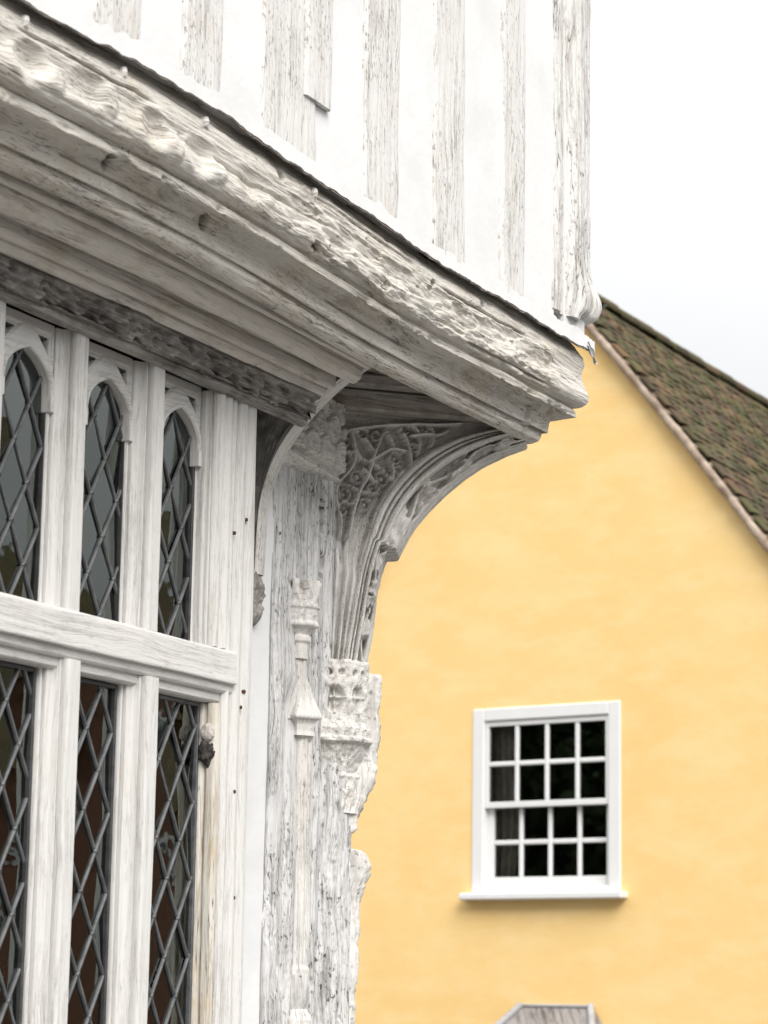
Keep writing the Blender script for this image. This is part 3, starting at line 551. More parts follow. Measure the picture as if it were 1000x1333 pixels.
def light(x0, x1, z0, z1, seed, dw=.098, dh=.170, border='lead_dark', fw=.006, reach=0):
    rs = random.Random(seed); ph = rs.uniform(-.02, .02); cx_ = (x0 + x1) / 2 + ph; cz = z0 + rs.uniform(0, .1)
    b = MB(); xi0, xi1, zi0, zi1 = x0 + fw, x1 - fw, z0 + fw, z1 - fw; js = []
    slope = dh / dw
    for k in range(-30, 31):
        for sg in (1, -1):
            # line z = cz + sg*slope*(x-cx) + k*dh ; clip to rect
            f_ = lambda x: cz + sg * slope * (x - cx_) + k * dh
            pts = []
            ta, tb = xi0, xi1; za, zb = f_(ta), f_(tb)
            if max(za, zb) <= zi0 or min(za, zb) >= zi1: continue
            inv = lambda z: cx_ + (z - cz - k * dh) / (sg * slope)
            lo_, hi_ = sorted((inv(zi0), inv(zi1))); ta, tb = max(ta, lo_), min(tb, hi_)
            if tb - ta < .004: continue
            mid = (ta + tb) / 2; j = rs.uniform(-.0012, .0012)
            bar(b, (ta, f_(ta)), (mid, f_(mid) + j), .0030, .0030, YG - .001 - (.0006 if sg > 0 else 0)); bar(b, (mid, f_(mid) + j), (tb, f_(tb)), .0030, .0030, YG - .001 - (.0006 if sg > 0 else 0))
    i = 0
    for kz in range(-60, 61):                                  # solder lumps at the crossings
        for kx in range(-4, 5):
            if (kz + kx) % 2: continue
            X_, Z_2 = cx_ + kx * dw / 2, cz + kz * dh / 2
            if xi0 + .01 < X_ < xi1 - .01 and zi0 + .01 < Z_2 < zi1 - .01:
                a = np.linspace(0, 2 * np.pi, 9)[:-1]; R_ = np.array([.0062, .0046, .002])[:, None] * (1 + .15 * np.sin(2 * a + kz)); Yv = np.array([0, -.0046, -.0058])[:, None]
                G = np.stack([X_ + R_ * np.cos(a), YG - .0015 + Yv + 0 * R_, Z_2 + R_ * np.sin(a) * 1.2], -1); b.grid(G, G[..., ::2], closed=True)
    lt = b.build('leaded_light', 'lead', H)
    b = MB()
    for lo, hi in (((x0, z0), (x0 + fw * 1.4, z1)), ((x1 - fw * 1.4, z0), (x1, z1)), ((x0 + fw * 1.4, z0), (x1 - fw * 1.4, z0 + fw * 1.4)), ((x0 + fw * 1.4, z1 - fw * 1.4), (x1 - fw * 1.4, z1))):
        b.box((lo[0], YG - .008, lo[1]), (hi[0], YG + .006, hi[1]), .0015, 2)
    b.build('border', border, lt)
    for kz in range(-60, 61):                                  # a pane of glass for each diamond
        for kx in range(-6, 7):
            if (kz + kx) % 2 == 0: continue
            X_, Z_2 = cx_ + kx * dw / 2, cz + kz * dh / 2
            pl = clip([(X_ - dw / 2, Z_2), (X_, Z_2 - dh / 2), (X_ + dw / 2, Z_2), (X_, Z_2 + dh / 2)], xi0, xi1, zi0, zi1)
            if len(pl) < 3: continue
            ar_ = abs(sum(pl[i][0] * pl[(i + 1) % len(pl)][1] - pl[(i + 1) % len(pl)][0] * pl[i][1] for i in range(len(pl)))) / 2
            if ar_ < 2.5e-4: continue
            mx_ = sum(p[0] for p in pl) / len(pl); mz_ = sum(p[1] for p in pl) / len(pl); tx, tz = rs.gauss(0, .028), rs.gauss(0, .028)
            b = MB(); n_ = len(pl); yy = [YG + .002 + tx * (p[0] - mx_) + tz * (p[1] - mz_) for p in pl]
            F_ = [(p[0] - mx_, y_ - YG, p[1] - mz_) for p, y_ in zip(pl, yy)]; B_ = [(p[0], p[1] + .0022, p[2]) for p in F_]
            b.poly(F_ + B_, [list(range(n_)), list(range(2 * n_ - 1, n_ - 1, -1))] + [(i, n_ + i, n_ + (i + 1) % n_, (i + 1) % n_) for i in range(n_)], 2)
            b.build('pane', 'old_glass', lt, (mx_, YG, mz_))
    return lt
spans = [(MX[i] + .0615, MX[i + 1] - .0555) for i in range(len(MX) - 1)] + [(MX[-1] + .060, -.9035)]
for i, (a, c) in enumerate(spans):
    if i < 2: continue
    head(a - .002, c + .002, 'tracery_head', 600 + i); light(a, c, ZTR + .006, 2.96, 620 + i)
    c2 = c if i < len(spans) - 1 else -.8515
    light(a, c2, ZSILL + .005, ZTR - .112, 640 + i, border='lead' if i == len(spans) - 1 else 'lead_dark')
for a, c in spans[:2]:
    b = MB(); b.box((a, YG, ZSILL), (c, YG + .02, ZTOP), 0, 2); b.build('window_board', 'window_wood', H)

# =================================================================== BRACE beside the bay
Tb = np.linspace(0, 1, 90)
intr = resample([(-.0, 2.62), (-.004, 2.72), (-.010, 2.803), (-.041, 2.896), (-.085, 2.962), (-.135, 3.012), (-.199, 3.066), (-.281, 3.112), (-.325, 3.135)], .006, 2)[0]
b = MB(); xb0, xb1 = -.5055, -.458
nI = len(intr); back = np.stack([np.full(nI, .02), intr[:, 1] + .03], -1); back[:, 0] = .02; back[:, 1] = np.maximum(intr[:, 1], 2.62)
tp_ = np.linspace(0, 1, nI); back = np.where((tp_ < .5)[:, None], np.stack([np.full(nI, .02), 2.62 + (3.19 - 2.62) * np.clip(tp_ / .5, 0, 1)], -1), np.stack([.02 + (-.325 - .02) * (tp_ - .5) / .5, np.full(nI, 3.19)], -1))
r = np.linspace(0, 1, 60)[None, :]
Yb = intr[:, 0:1] + (back[:, 0:1] - intr[:, 0:1]) * r; Zb = intr[:, 1:2] + (back[:, 1:2] - intr[:, 1:2]) * r
dep = sstep(.05, .10, r) * .006 + fbm(Yb * 30, Zb * 30, 1, 4, 31) * .010 * sstep(.05, .15, r) + np.abs(fbm(Yb * 14, Zb * 20, 4, 3, 37)) * .016 * sstep(.05, .15, r)
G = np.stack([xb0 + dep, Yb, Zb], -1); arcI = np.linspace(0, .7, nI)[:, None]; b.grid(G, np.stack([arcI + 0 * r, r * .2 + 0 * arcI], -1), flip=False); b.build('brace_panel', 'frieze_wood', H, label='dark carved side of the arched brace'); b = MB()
b.grid(np.stack([xb1 + 0 * Yb, Yb, Zb], -1), np.stack([arcI + 0 * r, r * .2 + 0 * arcI], -1), flip=True)
q = np.linspace(0, 1, 12)[None, :]; Xi = xb0 + (xb1 - xb0) * q; nrm = np.gradient(intr, axis=0); nrm = np.stack([-nrm[:, 1], nrm[:, 0]], -1); nrm /= np.linalg.norm(nrm, axis=1, keepdims=True)
bul = (.004 * np.sin(np.pi * q) + fbm(arcI * 5, q * 6, 2, 4, 41) * .002)
sgn = 1 if nrm[nI // 2, 0] < 0 else -1
G = np.stack([Xi + 0 * arcI, intr[:, 0:1] + sgn * nrm[:, 0:1] * bul, intr[:, 1:2] + sgn * nrm[:, 1:2] * bul], -1); b.grid(G, np.stack([arcI + 0 * q, q * .05 + 0 * arcI], -1), flip=True)
b.build('brace', 'carved_wood', H, label='thin arched brace rising from the wall to the jetty')
# little carved scrap behind the bay jamb
b = MB(); Zs = np.linspace(2.49, 2.64, 90)[:, None]; q = np.linspace(0, np.pi, 30)[None, :]; wd = .024 + .006 * np.sin((Zs - 2.49) * 80) + .016 * fbm(Zs * 45, q * 2, 1, 4, 3)
wd = wd * np.sqrt(np.clip(np.sin(np.pi * (Zs - 2.49) / .15), .05, 1)); G = np.stack([-.497 + wd * .9 * np.cos(q), .01 - wd * 1.1 * np.sin(q), Zs + 0 * q], -1); b.grid(G, np.stack([Zs + 0 * q, q * .02 + 0 * Zs], -1)); b.build('carved_scrap', 'frieze_wood', H, label='worn carved fragment on the plaster beside the jamb')

# =================================================================== CORNER POST
# front face as a carved height field
xs = np.linspace(-.405, -.02, 150); zs = np.concatenate([np.linspace(0.1, 1.45, 30), np.linspace(1.46, 3.12, 620)])
X, Z = np.meshgrid(xs, zs, indexing='ij')
hp = fbm(X * 90, Z * 4, 1, 4, 701) * .0030 * (1 - .8 * sstep(2.90, 2.95, Z)) + fbm(X * 12, Z * 2.5, 2, 4, 703) * .005
hp += (1 - sstep(-.392, -.386, X)) * -.008                                       # worn left arris
hp -= np.exp(-((X + .385) / .004) ** 2) * sstep(2.3, 2.7, Z) * .006
up = sstep(2.60, 2.64, Z)
panel = sstep(-.372, -.366, X) * (1 - sstep(-.225, -.219, X)) * up * (1 - sstep(2.925, 2.935, Z)); hp -= panel * .010
# moulding with pointed slots right of the panel
hp += np.exp(-((X + .207) / .010) ** 2) * up * .010 + np.exp(-((X + .135) / .012) ** 2) * sstep(2.2, 2.3, Z) * .010
for zc_, hh in ((2.86, .055), (2.79, .03), (2.685, .05)):
    e = np.maximum(np.abs(X + .172 - .008 * (Z - zc_) / hh) / .014, np.abs(Z - zc_) / hh) ** 2 * .6 + (np.abs(X + .172) / .016 + np.abs(Z - zc_) / hh) * .4
    hp -= (1 - sstep(.62, .85, e)) * .022
# capital band with carved leaf blocks
# lower: sunk groove and ribs beside the buttress
lo_ = 1 - sstep(2.30, 2.40, Z)
hp -= lo_ * np.exp(-((X + .305) / .020) ** 2) * .020; hp -= lo_ * sstep(-.36, -.33, X) * .006
hp += lo_ * np.exp(-((X + .165) / .012) ** 2) * .008
pit = sstep(.1, .45, fbm(X * 55, Z * 14, 4, 4, 715)); hp -= pit * .005 * sstep(2.75, 2.3, Z)
P = np.stack([X, -hp, Z], -1)
b = MB(); b.grid(P, np.stack([Z, X], -1)); b.box((-.403, .022, .1), (-.022, .395, 3.12), 0, 2)
for row in (0, -1):
    e = P[row]; bk = e.copy(); bk[:, 1] = .03; b.grid(np.stack([e, bk]), np.stack([e[:, [2, 0]], bk[:, [2, 1]]]), flip=(row == 0))
post = b.build('corner_post', 'post_wood', H, label='grey carved oak corner post')

xc = np.linspace(-.398, -.10, 130); zc2 = np.linspace(2.915, 3.12, 95); X, Z = np.meshgrid(xc, zc2, indexing='ij'); sk = .10 * (X + .30)
cn = np.array([(-.352 + .078 * i + (.03 if j % 2 else 0), 2.992 + .055 * j) for i in range(5) for j in range(3)])
wx_, wz_ = fbm(X * 22, Z * 22, 3, 3, 709) * .012, fbm(X * 22, Z * 22, 8, 3, 711) * .012
dc = np.sort(np.sqrt((X[..., None] - cn[:, 0] + wx_[..., None]) ** 2 + (Z[..., None] - cn[:, 1] + wz_[..., None]) ** 2), -1); f21 = dc[..., 1] - dc[..., 0]; ang = np.arctan2(Z - 3.0, X + .25)
hp = .004 + sstep(2.952, 2.966, Z + sk) * .022 + np.exp(-((Z + sk - 2.938) / .011) ** 2) * .020
hp += sstep(2.955, 2.97, Z + sk) * (sstep(.002, .012, f21) * .017 - .012 - np.exp(-(dc[..., 0] / .009) ** 2) * .010 + np.sin(dc[..., 0] * 700) * .002 + fbm(X * 40, Z * 40, 1, 4, 717) * .007)
hp += fbm(X * 60, Z * 60, 5, 3, 719) * .002; edge_ = np.minimum(np.minimum(X + .398, -.10 - X), Z - 2.915); hp -= (1 - sstep(0, .008, edge_)) * .03
b = MB(); b.grid(np.stack([X, -hp, Z], -1), np.stack([X * 3, Z], -1)); b.build('post_cap', 'carved_wood', post, label='leaf-carved band at the head of the corner post')
def lathe(name, cx_, cy_, prof_, mt, par, sides=None, a0=np.pi * .9, a1=np.pi * 2.1, na=48, seed=1, disp=None, rot=0., label=None, step=.003, smooth=0, noise=.55, ug=1.):
    pr, arc = resample(prof_, step, smooth); a = np.linspace(a0, a1, na)
    R_, A = np.meshgrid(pr[:, 0], a, indexing='ij'); Zr = np.broadcast_to(pr[:, 1][:, None], R_.shape)
    if sides:
        sec = 2 * np.pi / sides; aa = ((A - rot) % sec) - sec / 2; R_ = R_ * np.cos(sec / 2) / np.cos(aa)
    Dp = (fbm(A * 6, Zr * 12, seed, 4, seed) * .004 + fbm(A * 22, Zr * 30, seed, 3, seed + 3) * .0022) * noise
    if disp is not None: Dp = Dp + disp(A, Zr, R_)
    R2 = R_ + Dp; G = np.stack([cx_ + R2 * np.cos(A), cy_ + R2 * np.sin(A), Zr], -1); b = MB(); b.grid(G, np.stack([Zr * ug, A * .05], -1))
    for row in (0, -1):
        e = G[row]; k = b.verts(np.vstack([e, [cx_, cy_, e[0, 2]]]), np.zeros((len(e) + 1, 2))); b.f.append(np.array([(k + i, k + i + 1, k + len(e)) for i in range(len(e) - 1)])); b.sm.append(np.zeros(len(e) - 1, bool))
    return b.build(name, mt, par, None, label)
# pinnacle drum with a crown of leaves
def crown(A, Z, R): 
    c = sstep(2.585, 2.60, Z); m = np.abs(np.sin(A * 4.0)); return c * (-.020 + .024 * m ** .6 - .03 * (1 - m) * sstep(2.605, 2.62, Z)) + fbm(A * 5, Z * 60, 2, 3, 4) * .005 * c + (Z < 2.545) * (Z > 2.50) * (np.abs(np.sin(A * 4.0)) - .6) * .006
lathe('pinnacle', -.268, .012, [(.028, 2.44), (.030, 2.478), (.036, 2.484), (.036, 2.495), (.031, 2.50), (.040, 2.515), (.053, 2.52), (.054, 2.527), (.050, 2.533), (.053, 2.55), (.053, 2.562), (.057, 2.567), (.055, 2.575), (.049, 2.58), (.050, 2.60), (.055, 2.625), (.052, 2.638), (.03, 2.636)], 'carved_wood', post, seed=11, disp=crown, label='carved pinnacle drum with leafy crown', na=64, ug=5.)
lathe('pinnacle_shaft', -.262, .016, [(.032, 2.29), (.029, 2.36), (.028, 2.448)], 'carved_wood', post, sides=8, seed=13)
# gabled hood of the buttress
lathe('buttress_hood', -.250, .006, [(.004, 2.415), (.018, 2.385), (.034, 2.345), (.052, 2.306), (.056, 2.298), (.054, 2.292), (.044, 2.289), (.037, 2.28), (.034, 2.262), (.037, 2.25)][::-1], 'carved_wood', post, sides=4, rot=.25, seed=15, na=70, label='small gabled hood on the buttress')
lathe('buttress_shaft', -.236, .012, [(.036, 1.665), (.036, 1.68), (.031, 1.69), (.031, 2.245), (.036, 2.25), (.037, 2.262), (.040, 2.268), (.04, 2.285)], 'carved_wood', post, sides=6, rot=.3, seed=17, disp=lambda A, Z, R: -.006 * np.exp(-((A - 4.55) / .16) ** 2) * (Z < 2.24) + fbm(A * 2, Z * 5, 4, 3, 9) * .005)
lathe('buttress_foot', -.238, .016, [(.014, 1.572), (.027, 1.585), (.034, 1.615), (.036, 1.645), (.035, 1.668)], 'window_wood', post, seed=19, noise=2.2, label='pale broken foot of the buttress')
lathe('buttress_base', -.236, .012, [(.05, .12), (.05, 1.50), (.045, 1.56), (.03, 1.585)], 'carved_wood', post, sides=6, rot=.3, seed=21)
# attached corner shaft
lathe('corner_shaft', -.075, .038, [(.088, .12), (.088, 1.40), (.080, 1.5), (.080, 2.14), (.074, 2.20)], 'post_wood', post, sides=8, rot=.25, a0=np.pi * .95, a1=np.pi * 2.35, seed=23, na=90, disp=lambda A, Z, R: fbm(A * 14, Z * 6, 3, 4, 43) * .006 - .006 * sstep(.15, .4, fbm(A * 8, Z * 14, 5, 4, 47)))
# capital: polygonal, pierced with foiled tracery and battlemented
def capd(A, Z, R):
    sec = np.pi / 4; aa = ((A - .25) % sec) / sec - .5; zz = (Z - 2.357) / .045
    ring = np.sqrt((aa * 2.3) ** 2 + zz ** 2); h = -(1 - sstep(.60, .86, ring)) * .026 + fbm(A * 7, Z * 45, 4, 3, 71) * .007
    for k_ in range(4):
        an = k_ * np.pi / 2 + np.pi / 4; h = np.maximum(h, -.024 + .020 * np.exp(-((np.cos(an) * aa * 2.3 + np.sin(an) * zz) / .13) ** 2) * (ring < .85) * (ring > .2)) if False else h
    h += np.exp(-(aa * 2.3 / .10) ** 2) * (np.abs(zz) < .8) * .016 * (ring < .8) + np.exp(-((zz - .1) / .10) ** 2) * (ring < .8) * .012
    sm = np.abs(aa) > .1; h -= (1 - sstep(.55, .75, np.sqrt(((np.abs(aa) - .22) * 6) ** 2 + ((Z - 2.424) / .013) ** 2))) * .014
    h -= sstep(2.440, 2.446, Z) * (np.abs(np.sin(A * 8)) < .45) * .022
    return h + fbm(A * 9, Z * 40, 2, 4, 61) * .003
lathe('capital', -.058, .030, [(0.077, 2.072), (0.0814, 2.157), (0.0847, 2.164), (0.0803, 2.172), (0.0858, 2.197), (0.1012, 2.242), (0.1144, 2.25), (0.1155, 2.258), (0.1089, 2.264), (0.1111, 2.284), (0.1034, 2.29), (0.0968, 2.302), (0.0968, 2.317), (0.1001, 2.342), (0.1012, 2.392), (0.1023, 2.45), (0.0968, 2.458), (0.055, 2.458)], 'carved_wood', post, sides=8, rot=.25, a0=np.pi * .95, a1=np.pi * 2.4, na=150, seed=29, disp=capd, label='battlemented capital carved with tracery', step=.002, ug=5.)

# carved outer fillet running down the corner below the bracket (broken away in places)
def dpt(s_, w_): return (s_ + w_) / math.sqrt(2), (-s_ + w_) / math.sqrt(2)
def fillet(pts, seed, name, label=None, wid=.030):
    pr, arc = resample(pts, .003, 1); q = np.linspace(-1, 1, 18)[None, :]; s_, z_ = pr[:, 0:1], pr[:, 1:2]
    prof_ = np.sqrt(np.clip(1 - np.abs(q) ** 3, 0, 1))
    n1 = fbm(z_ * 24, q * 2, seed, 4, seed) * .008 + fbm(z_ * 90, q * 5, seed, 3, seed) * .005 + fbm(z_ * 7, q * 9, seed, 4, seed + 8) * .009
    so = -.06 + (s_ + .06) * prof_ + n1 * prof_; x_, y_ = dpt(so, q * wid - .035); G = np.stack([x_, y_, z_ + 0 * q], -1)
    b = MB(); b.grid(G, np.stack([z_ + 0 * q, q * wid + 0 * z_], -1), flip=False)
    for row in (0, -1):
        e = G[row]; k = b.verts(np.vstack([e, e.mean(0)]), np.zeros((len(e) + 1, 2))); b.f.append(np.array([(k + i, k + i + 1, k + len(e)) for i in range(len(e) - 1)])); b.sm.append(np.zeros(len(e) - 1, bool))
    return b.build(name, 'carved_wood', post, None, label)
fillet([(.060, 2.432), (.066, 2.425), (.064, 2.30), (.058, 2.22), (.056, 2.17), (.040, 2.12), (.022, 2.085), (.012, 2.06), (.006, 2.025), (-.02, 2.02)], 71, 'corner_fillet', 'carved fillet broken off below the capital')
fillet([(-.01, 1.985), (.03, 1.98), (.043, 1.955), (.044, 1.925), (.030, 1.89), (.024, 1.88), (.018, 1.84), (.022, 1.80), (.018, 1.70), (.012, 1.60), (.010, 1.3), (.01, .12)], 73, 'corner_fillet', 'lower carved fillet starting with a rounded broken lump')

# =================================================================== CARVED BRACKET (diagonal, under the dragon beam)
intr = resample([(.024, 2.405), (.034, 2.47), (.050, 2.56), (.074, 2.66), (.112, 2.765), (.165, 2.845), (.235, 2.925), (.32, 3.00), (.40, 3.050), (.476, 3.082)], .004, 2)[0]
nI = len(intr); tI = np.linspace(0, 1, nI)
# a piece of the vine has broken away below s = .12
brk = (intr[:, 1] < 2.752)
intr2 = intr.copy(); intr2[:, 0] -= np.where(brk, .022 * sstep(2.55, 2.74, intr[:, 1]), -.006 * sstep(2.86, 2.76, intr[:, 1]))
def px2(px, py, w_=-.07):                                        # where a sight line meets the bracket's side face
    d = RIGHT * (px - 500) + UP * (666.5 - py) + FWD * 3300; nn = Vector((1, 1, 0)) / math.sqrt(2)
    t_ = (w_ - CAM.dot(nn)) / d.dot(nn); p = CAM + d * t_; return (p.x - p.y) / math.sqrt(2), p.z
inn = resample([(-.048, 2.405), (-.044, 2.46), (-.024, 2.60), (-.006, 2.70), (.012, 2.765), (.038, 2.85), (.085, 2.935), (.165, 3.015), (.255, 3.065), (.335, 3.092), (.41, 3.108)], .004, 2)[0]
ti = np.linspace(0, 1, len(inn)); inn = np.stack([np.interp(tI, ti, inn[:, 0]), np.interp(tI, ti, inn[:, 1])], -1)
tc_ = .60
back = np.where((tI < tc_)[:, None], np.stack([np.full(nI, -.094), 2.405 + (3.122 - 2.405) * np.clip(tI / tc_, 0, 1)], -1), np.stack([-.094 + (.40 + .094) * (tI - tc_) / (1 - tc_), np.full(nI, 3.122)], -1))
ra = np.linspace(0, 1, 150)[None, :]; rb_ = np.linspace(0, 1, 140)[None, 1:]
Sa = back[:, 0:1] + (inn[:, 0:1] - back[:, 0:1]) * ra; Za = back[:, 1:2] + (inn[:, 1:2] - back[:, 1:2]) * ra
Sm = inn[:, 0:1] + (intr2[:, 0:1] - inn[:, 0:1]) * rb_; Zm = inn[:, 1:2] + (intr2[:, 1:2] - inn[:, 1:2]) * rb_
Sb = np.concatenate([Sa, Sm], 1); Zb = np.concatenate([Za, Zm], 1)
RR = np.concatenate([ra * .5, .5 + rb_ * .5], 1) + 0 * Sb; TT = tI[:, None] + 0 * Sb; mr_ = np.clip((RR - .5) * 2, 0, 1)     # mr_: across the mouldings
def ridge(x, c, w): return np.sqrt(np.clip(1 - ((x - c) / w) ** 2, 0, 1))
h = np.zeros_like(Sb); on_ = (RR > .5)
h += on_ * (ridge(mr_, .085, .085) * .020 + ridge(mr_, .235, .050) * .013 + ridge(mr_, .385, .080) * .021 - np.exp(-((mr_ - .178) / .014) ** 2) * .010 - np.exp(-((mr_ - .295) / .014) ** 2) * .010)
vh = on_ * sstep(.49, .55, mr_) * (1 - sstep(.84, .90, mr_)); h -= on_ * (sstep(.46, .56, mr_) * .026 + sstep(.75, 1.0, mr_) * .030)
vc = .69 + .11 * np.sin(TT * 2 * np.pi * 4.2 + .6); leafc = fbm(Sb * 22, Zb * 22, 2, 3, 83)
h += vh * (-.020 + np.maximum(np.exp(-((mr_ - vc) / .05) ** 4) * .034, sstep(.03, .10, leafc) * .036 * (.7 + .6 * vnoise(Sb * 60, Zb * 60, 0, 3))) - sstep(.05, .2, -leafc) * .012)
h += on_ * ridge(mr_, .945, .045) * .008
# fan ribs rising out of the capital, dying into the tracery
sp1 = np.clip(RR * 2, 0, 1); fade = 1 - sstep(.26, .46, TT); off_ = (RR <= .5)
for c, w_, a_ in ((.10, .09, .012), (.36, .085, .016), (.66, .085, .018), (.90, .06, .014)): h += off_ * ridge(sp1, c, w_) * a_ * fade
h -= off_ * fade * (np.exp(-((sp1 - .23) / .05) ** 2) + np.exp(-((sp1 - .51) / .06) ** 2) + np.exp(-((sp1 - .79) / .04) ** 2)) * .010
# flowing tracery: curving ribs, round eyes with bosses, sunk ground between
def cp(x, y): return px2(400 + .16 * x, 540 + .16 * y)
ribs = [[(205, 1000), (205, 700), (240, 520), (270, 330), (330, 130)], [(255, 1000), (265, 830), (235, 640), (265, 545), (380, 420), (395, 280), (360, 110)], [(330, 1000), (355, 880), (425, 620), (500, 480), (545, 300), (640, 120)],
        [(240, 560), (330, 565), (420, 610), (570, 640)], [(380, 240), (430, 350), (510, 370), (600, 320), (690, 270), (800, 300)], [(640, 130), (705, 230), (690, 340), (700, 520)], [(760, 110), (835, 250), (850, 390)], [(200, 330), (300, 290), (400, 300)],
        [(455, 430), (520, 500), (580, 600)], [(190, 200), (360, 105), (800, 75), (1050, 85), (1250, 75)], [(860, 90), (930, 170), (900, 330)], [(1000, 90), (1040, 170), (1010, 260)], [(500, 380), (600, 430), (690, 520)], [(850, 170), (960, 150), (1080, 170), (1150, 130)], [(545, 300), (480, 200), (400, 130)], [(300, 720), (380, 740), (420, 640)], [(205, 760), (330, 700)]]
eyes = [(320, 350, 48), (415, 495, 56), (612, 510, 60), (535, 590, 46), (310, 650, 52), (475, 722, 50), (722, 350, 50), (800, 118, 38), (872, 268, 38), (285, 790, 38), (742, 450, 36), (455, 150, 44), (560, 170, 40), (320, 215, 34), (960, 110, 30)]
jx, jz = fbm(Sb * 16, Zb * 16, 1, 3, 5) * .005, fbm(Sb * 16, Zb * 16, 2, 3, 6) * .005
dr = np.full(Sb.shape, 9.)
for rb in ribs:
    q_ = resample([cp(*p) for p in rb], .006, 2)[0]
    for p0_, p1_ in zip(q_[:-1], q_[1:]):
        e_ = p1_ - p0_; L2 = e_ @ e_; t_ = np.clip(((Sb + jx - p0_[0]) * e_[0] + (Zb + jz - p0_[1]) * e_[1]) / L2, 0, 1)
        dr = np.minimum(dr, np.hypot(Sb + jx - p0_[0] - t_ * e_[0], Zb + jz - p0_[1] - t_ * e_[1]))
tr = -.040 + .042 * np.sqrt(np.clip(1 - (dr / .0062) ** 2, 0, 1)) ** .8
for ex, ez, er in eyes:
    c0 = cp(ex, ez); R0 = er * .16 * .00195; dd_ = np.hypot(Sb + jx - c0[0], (Zb + jz - c0[1])); tr = np.where(dd_ < R0 * 1.0, -.040, tr)
    tr = np.maximum(tr, -.040 + .040 * np.exp(-((dd_ - R0 * .95) / .0034) ** 2)); tr = np.maximum(tr, np.where(dd_ < R0 * .5, -.036 + .018 * np.sqrt(np.clip(1 - (dd_ / (R0 * .55)) ** 2, 0, 1)), -1))
reg = sstep(.27, .36, TT) * off_ * (1 - sstep(.95, .995, sp1)) * sstep(.04, .10, sp1) * sstep(3.116, 3.104, Zb)
h += reg * (tr + .006 + fbm(Sb * 60, Zb * 60, 4, 3, 13) * .0025)
h += fbm(Sb * 10, Zb * 10, 7, 3, 17) * .005 + fbm(RR * 70, TT * 9, 3, 4, 19) * .0018 + fbm(Sb * 90, Zb * 90, 5, 3, 29) * .0012
wl = -.070 - h
xg, yg = (Sb + wl) / math.sqrt(2), (-Sb + wl) / math.sqrt(2)
b = MB(); G = np.stack([xg, yg, Zb], -1); b.grid(G, np.stack([TT * 2.2, RR * .30], -1), flip=True)
# intrados and far side
q = np.linspace(0, 1, 14)[None, :]; w0 = wl[:, -1:]; wq = w0 + (.070 - w0) * q; sI = intr2[:, 0:1] + .012 * np.sin(np.pi * q) ** .7 + fbm(TT[:, :1] * 20, q * 4, 2, 4, 97) * .004; zI = intr2[:, 1:2] - .010 * np.sin(np.pi * q) ** .7
G2 = np.stack([(sI + wq) / math.sqrt(2), (-sI + wq) / math.sqrt(2), zI + 0 * q], -1); G2[:, 0] = G[:, -1]; b.grid(G2, np.stack([TT[:, :1] * .85 + 0 * q, .3 + q * .14 + 0 * sI], -1), flip=True)
Sx, Zx = Sb[:, ::12], Zb[:, ::12]; G3 = np.stack([(Sx + .07) / math.sqrt(2), (-Sx + .07) / math.sqrt(2), Zx], -1); b.grid(G3, np.stack([TT[:, ::12] * .85, RR[:, ::12] * .3], -1))
b.build('bracket', 'carved_wood', H, label='curved carved bracket with tracery and running vine')

# =================================================================== YELLOW HOUSE
WO = Vector((8.981, 3.418, 0)); YR = math.radians(-97.448)
Y = thing('yellow_house', 'yellow rendered house with steep mossy tiled roof and white sash window', 'building', (WO.x, WO.y, -1.15), YR)
DZ = 1.15                                                      # heights below are from the camera's ground; child z = z + DZ
# local x: right along the gable; local y: into the house is +y after the rotation? (x axis = r, y axis = n)
def yz(z): return z + DZ
vx = [.336, .60, .872, 1.2, 1.564, 2.0, 2.5]; vz = [5.88, 5.57, 5.235, 4.83, 4.348, 3.78, 3.20]
def verge_z(x): 
    a = abs(x - .05) + .05
    return np.interp(a, [0.05] + vx, [6.215] + vz)
wx0, wx1, wz0, wz1 = -.545, .525, 2.29, 3.47                    # window opening
b = MB()
xsW = sorted(set(list(np.linspace(-2.35, 2.35, 95)) + [wx0, wx1])); 
def colstrip(xa, xb, za, zb):
    n_ = 10; b_ = np.linspace(0, 1, n_)
    A_ = np.stack([np.full(n_, xa), np.zeros(n_), yz(za[0] + (zb[0] - za[0]) * b_)], -1); B_ = np.stack([np.full(n_, xb), np.zeros(n_), yz(za[1] + (zb[1] - za[1]) * b_)], -1)
    G = np.stack([A_, B_]); b.grid(G, G[..., ::2])
for xa, xb in zip(xsW[:-1], xsW[1:]):
    ta, tb = verge_z(xa), verge_z(xb)
    if xa >= wx0 - 1e-6 and xb <= wx1 + 1e-6: colstrip(xa, xb, (-1.15, -1.15), (wz0, wz0)); colstrip(xa, xb, (wz1, wz1), (ta, tb))
    else: colstrip(xa, xb, (-1.15, -1.15), (ta, tb))
for (xa, za, xb, zb) in ((wx0, wz0, wx0, wz1), (wx1, wz1, wx1, wz0), (wx0, wz1, wx1, wz1), (wx1, wz0, wx0, wz0)):      # reveals
    b.poly([(xa, 0, yz(za)), (xb, 0, yz(zb)), (xb, .2, yz(zb)), (xa, .2, yz(za))], [(0, 1, 2, 3)], 2)
b.build('wall', 'yellow_render', Y)
for xa, xb in ((-2.34, -2.2), (2.2, 2.34)):                    # side walls follow the skewed ridge
    b = MB(); k_ = math.tan(math.radians(-5.5)); b.poly([(x_ + k_ * y_, y_, z_) for x_ in (xa, xb) for y_ in (.001, 8.0) for z_ in (0, yz(3.32))], [(0, 1, 3, 2), (4, 6, 7, 5), (0, 4, 5, 1), (2, 3, 7, 6), (0, 2, 6, 4), (1, 5, 7, 3)], 2); b.build('side_wall', 'yellow_render', Y)
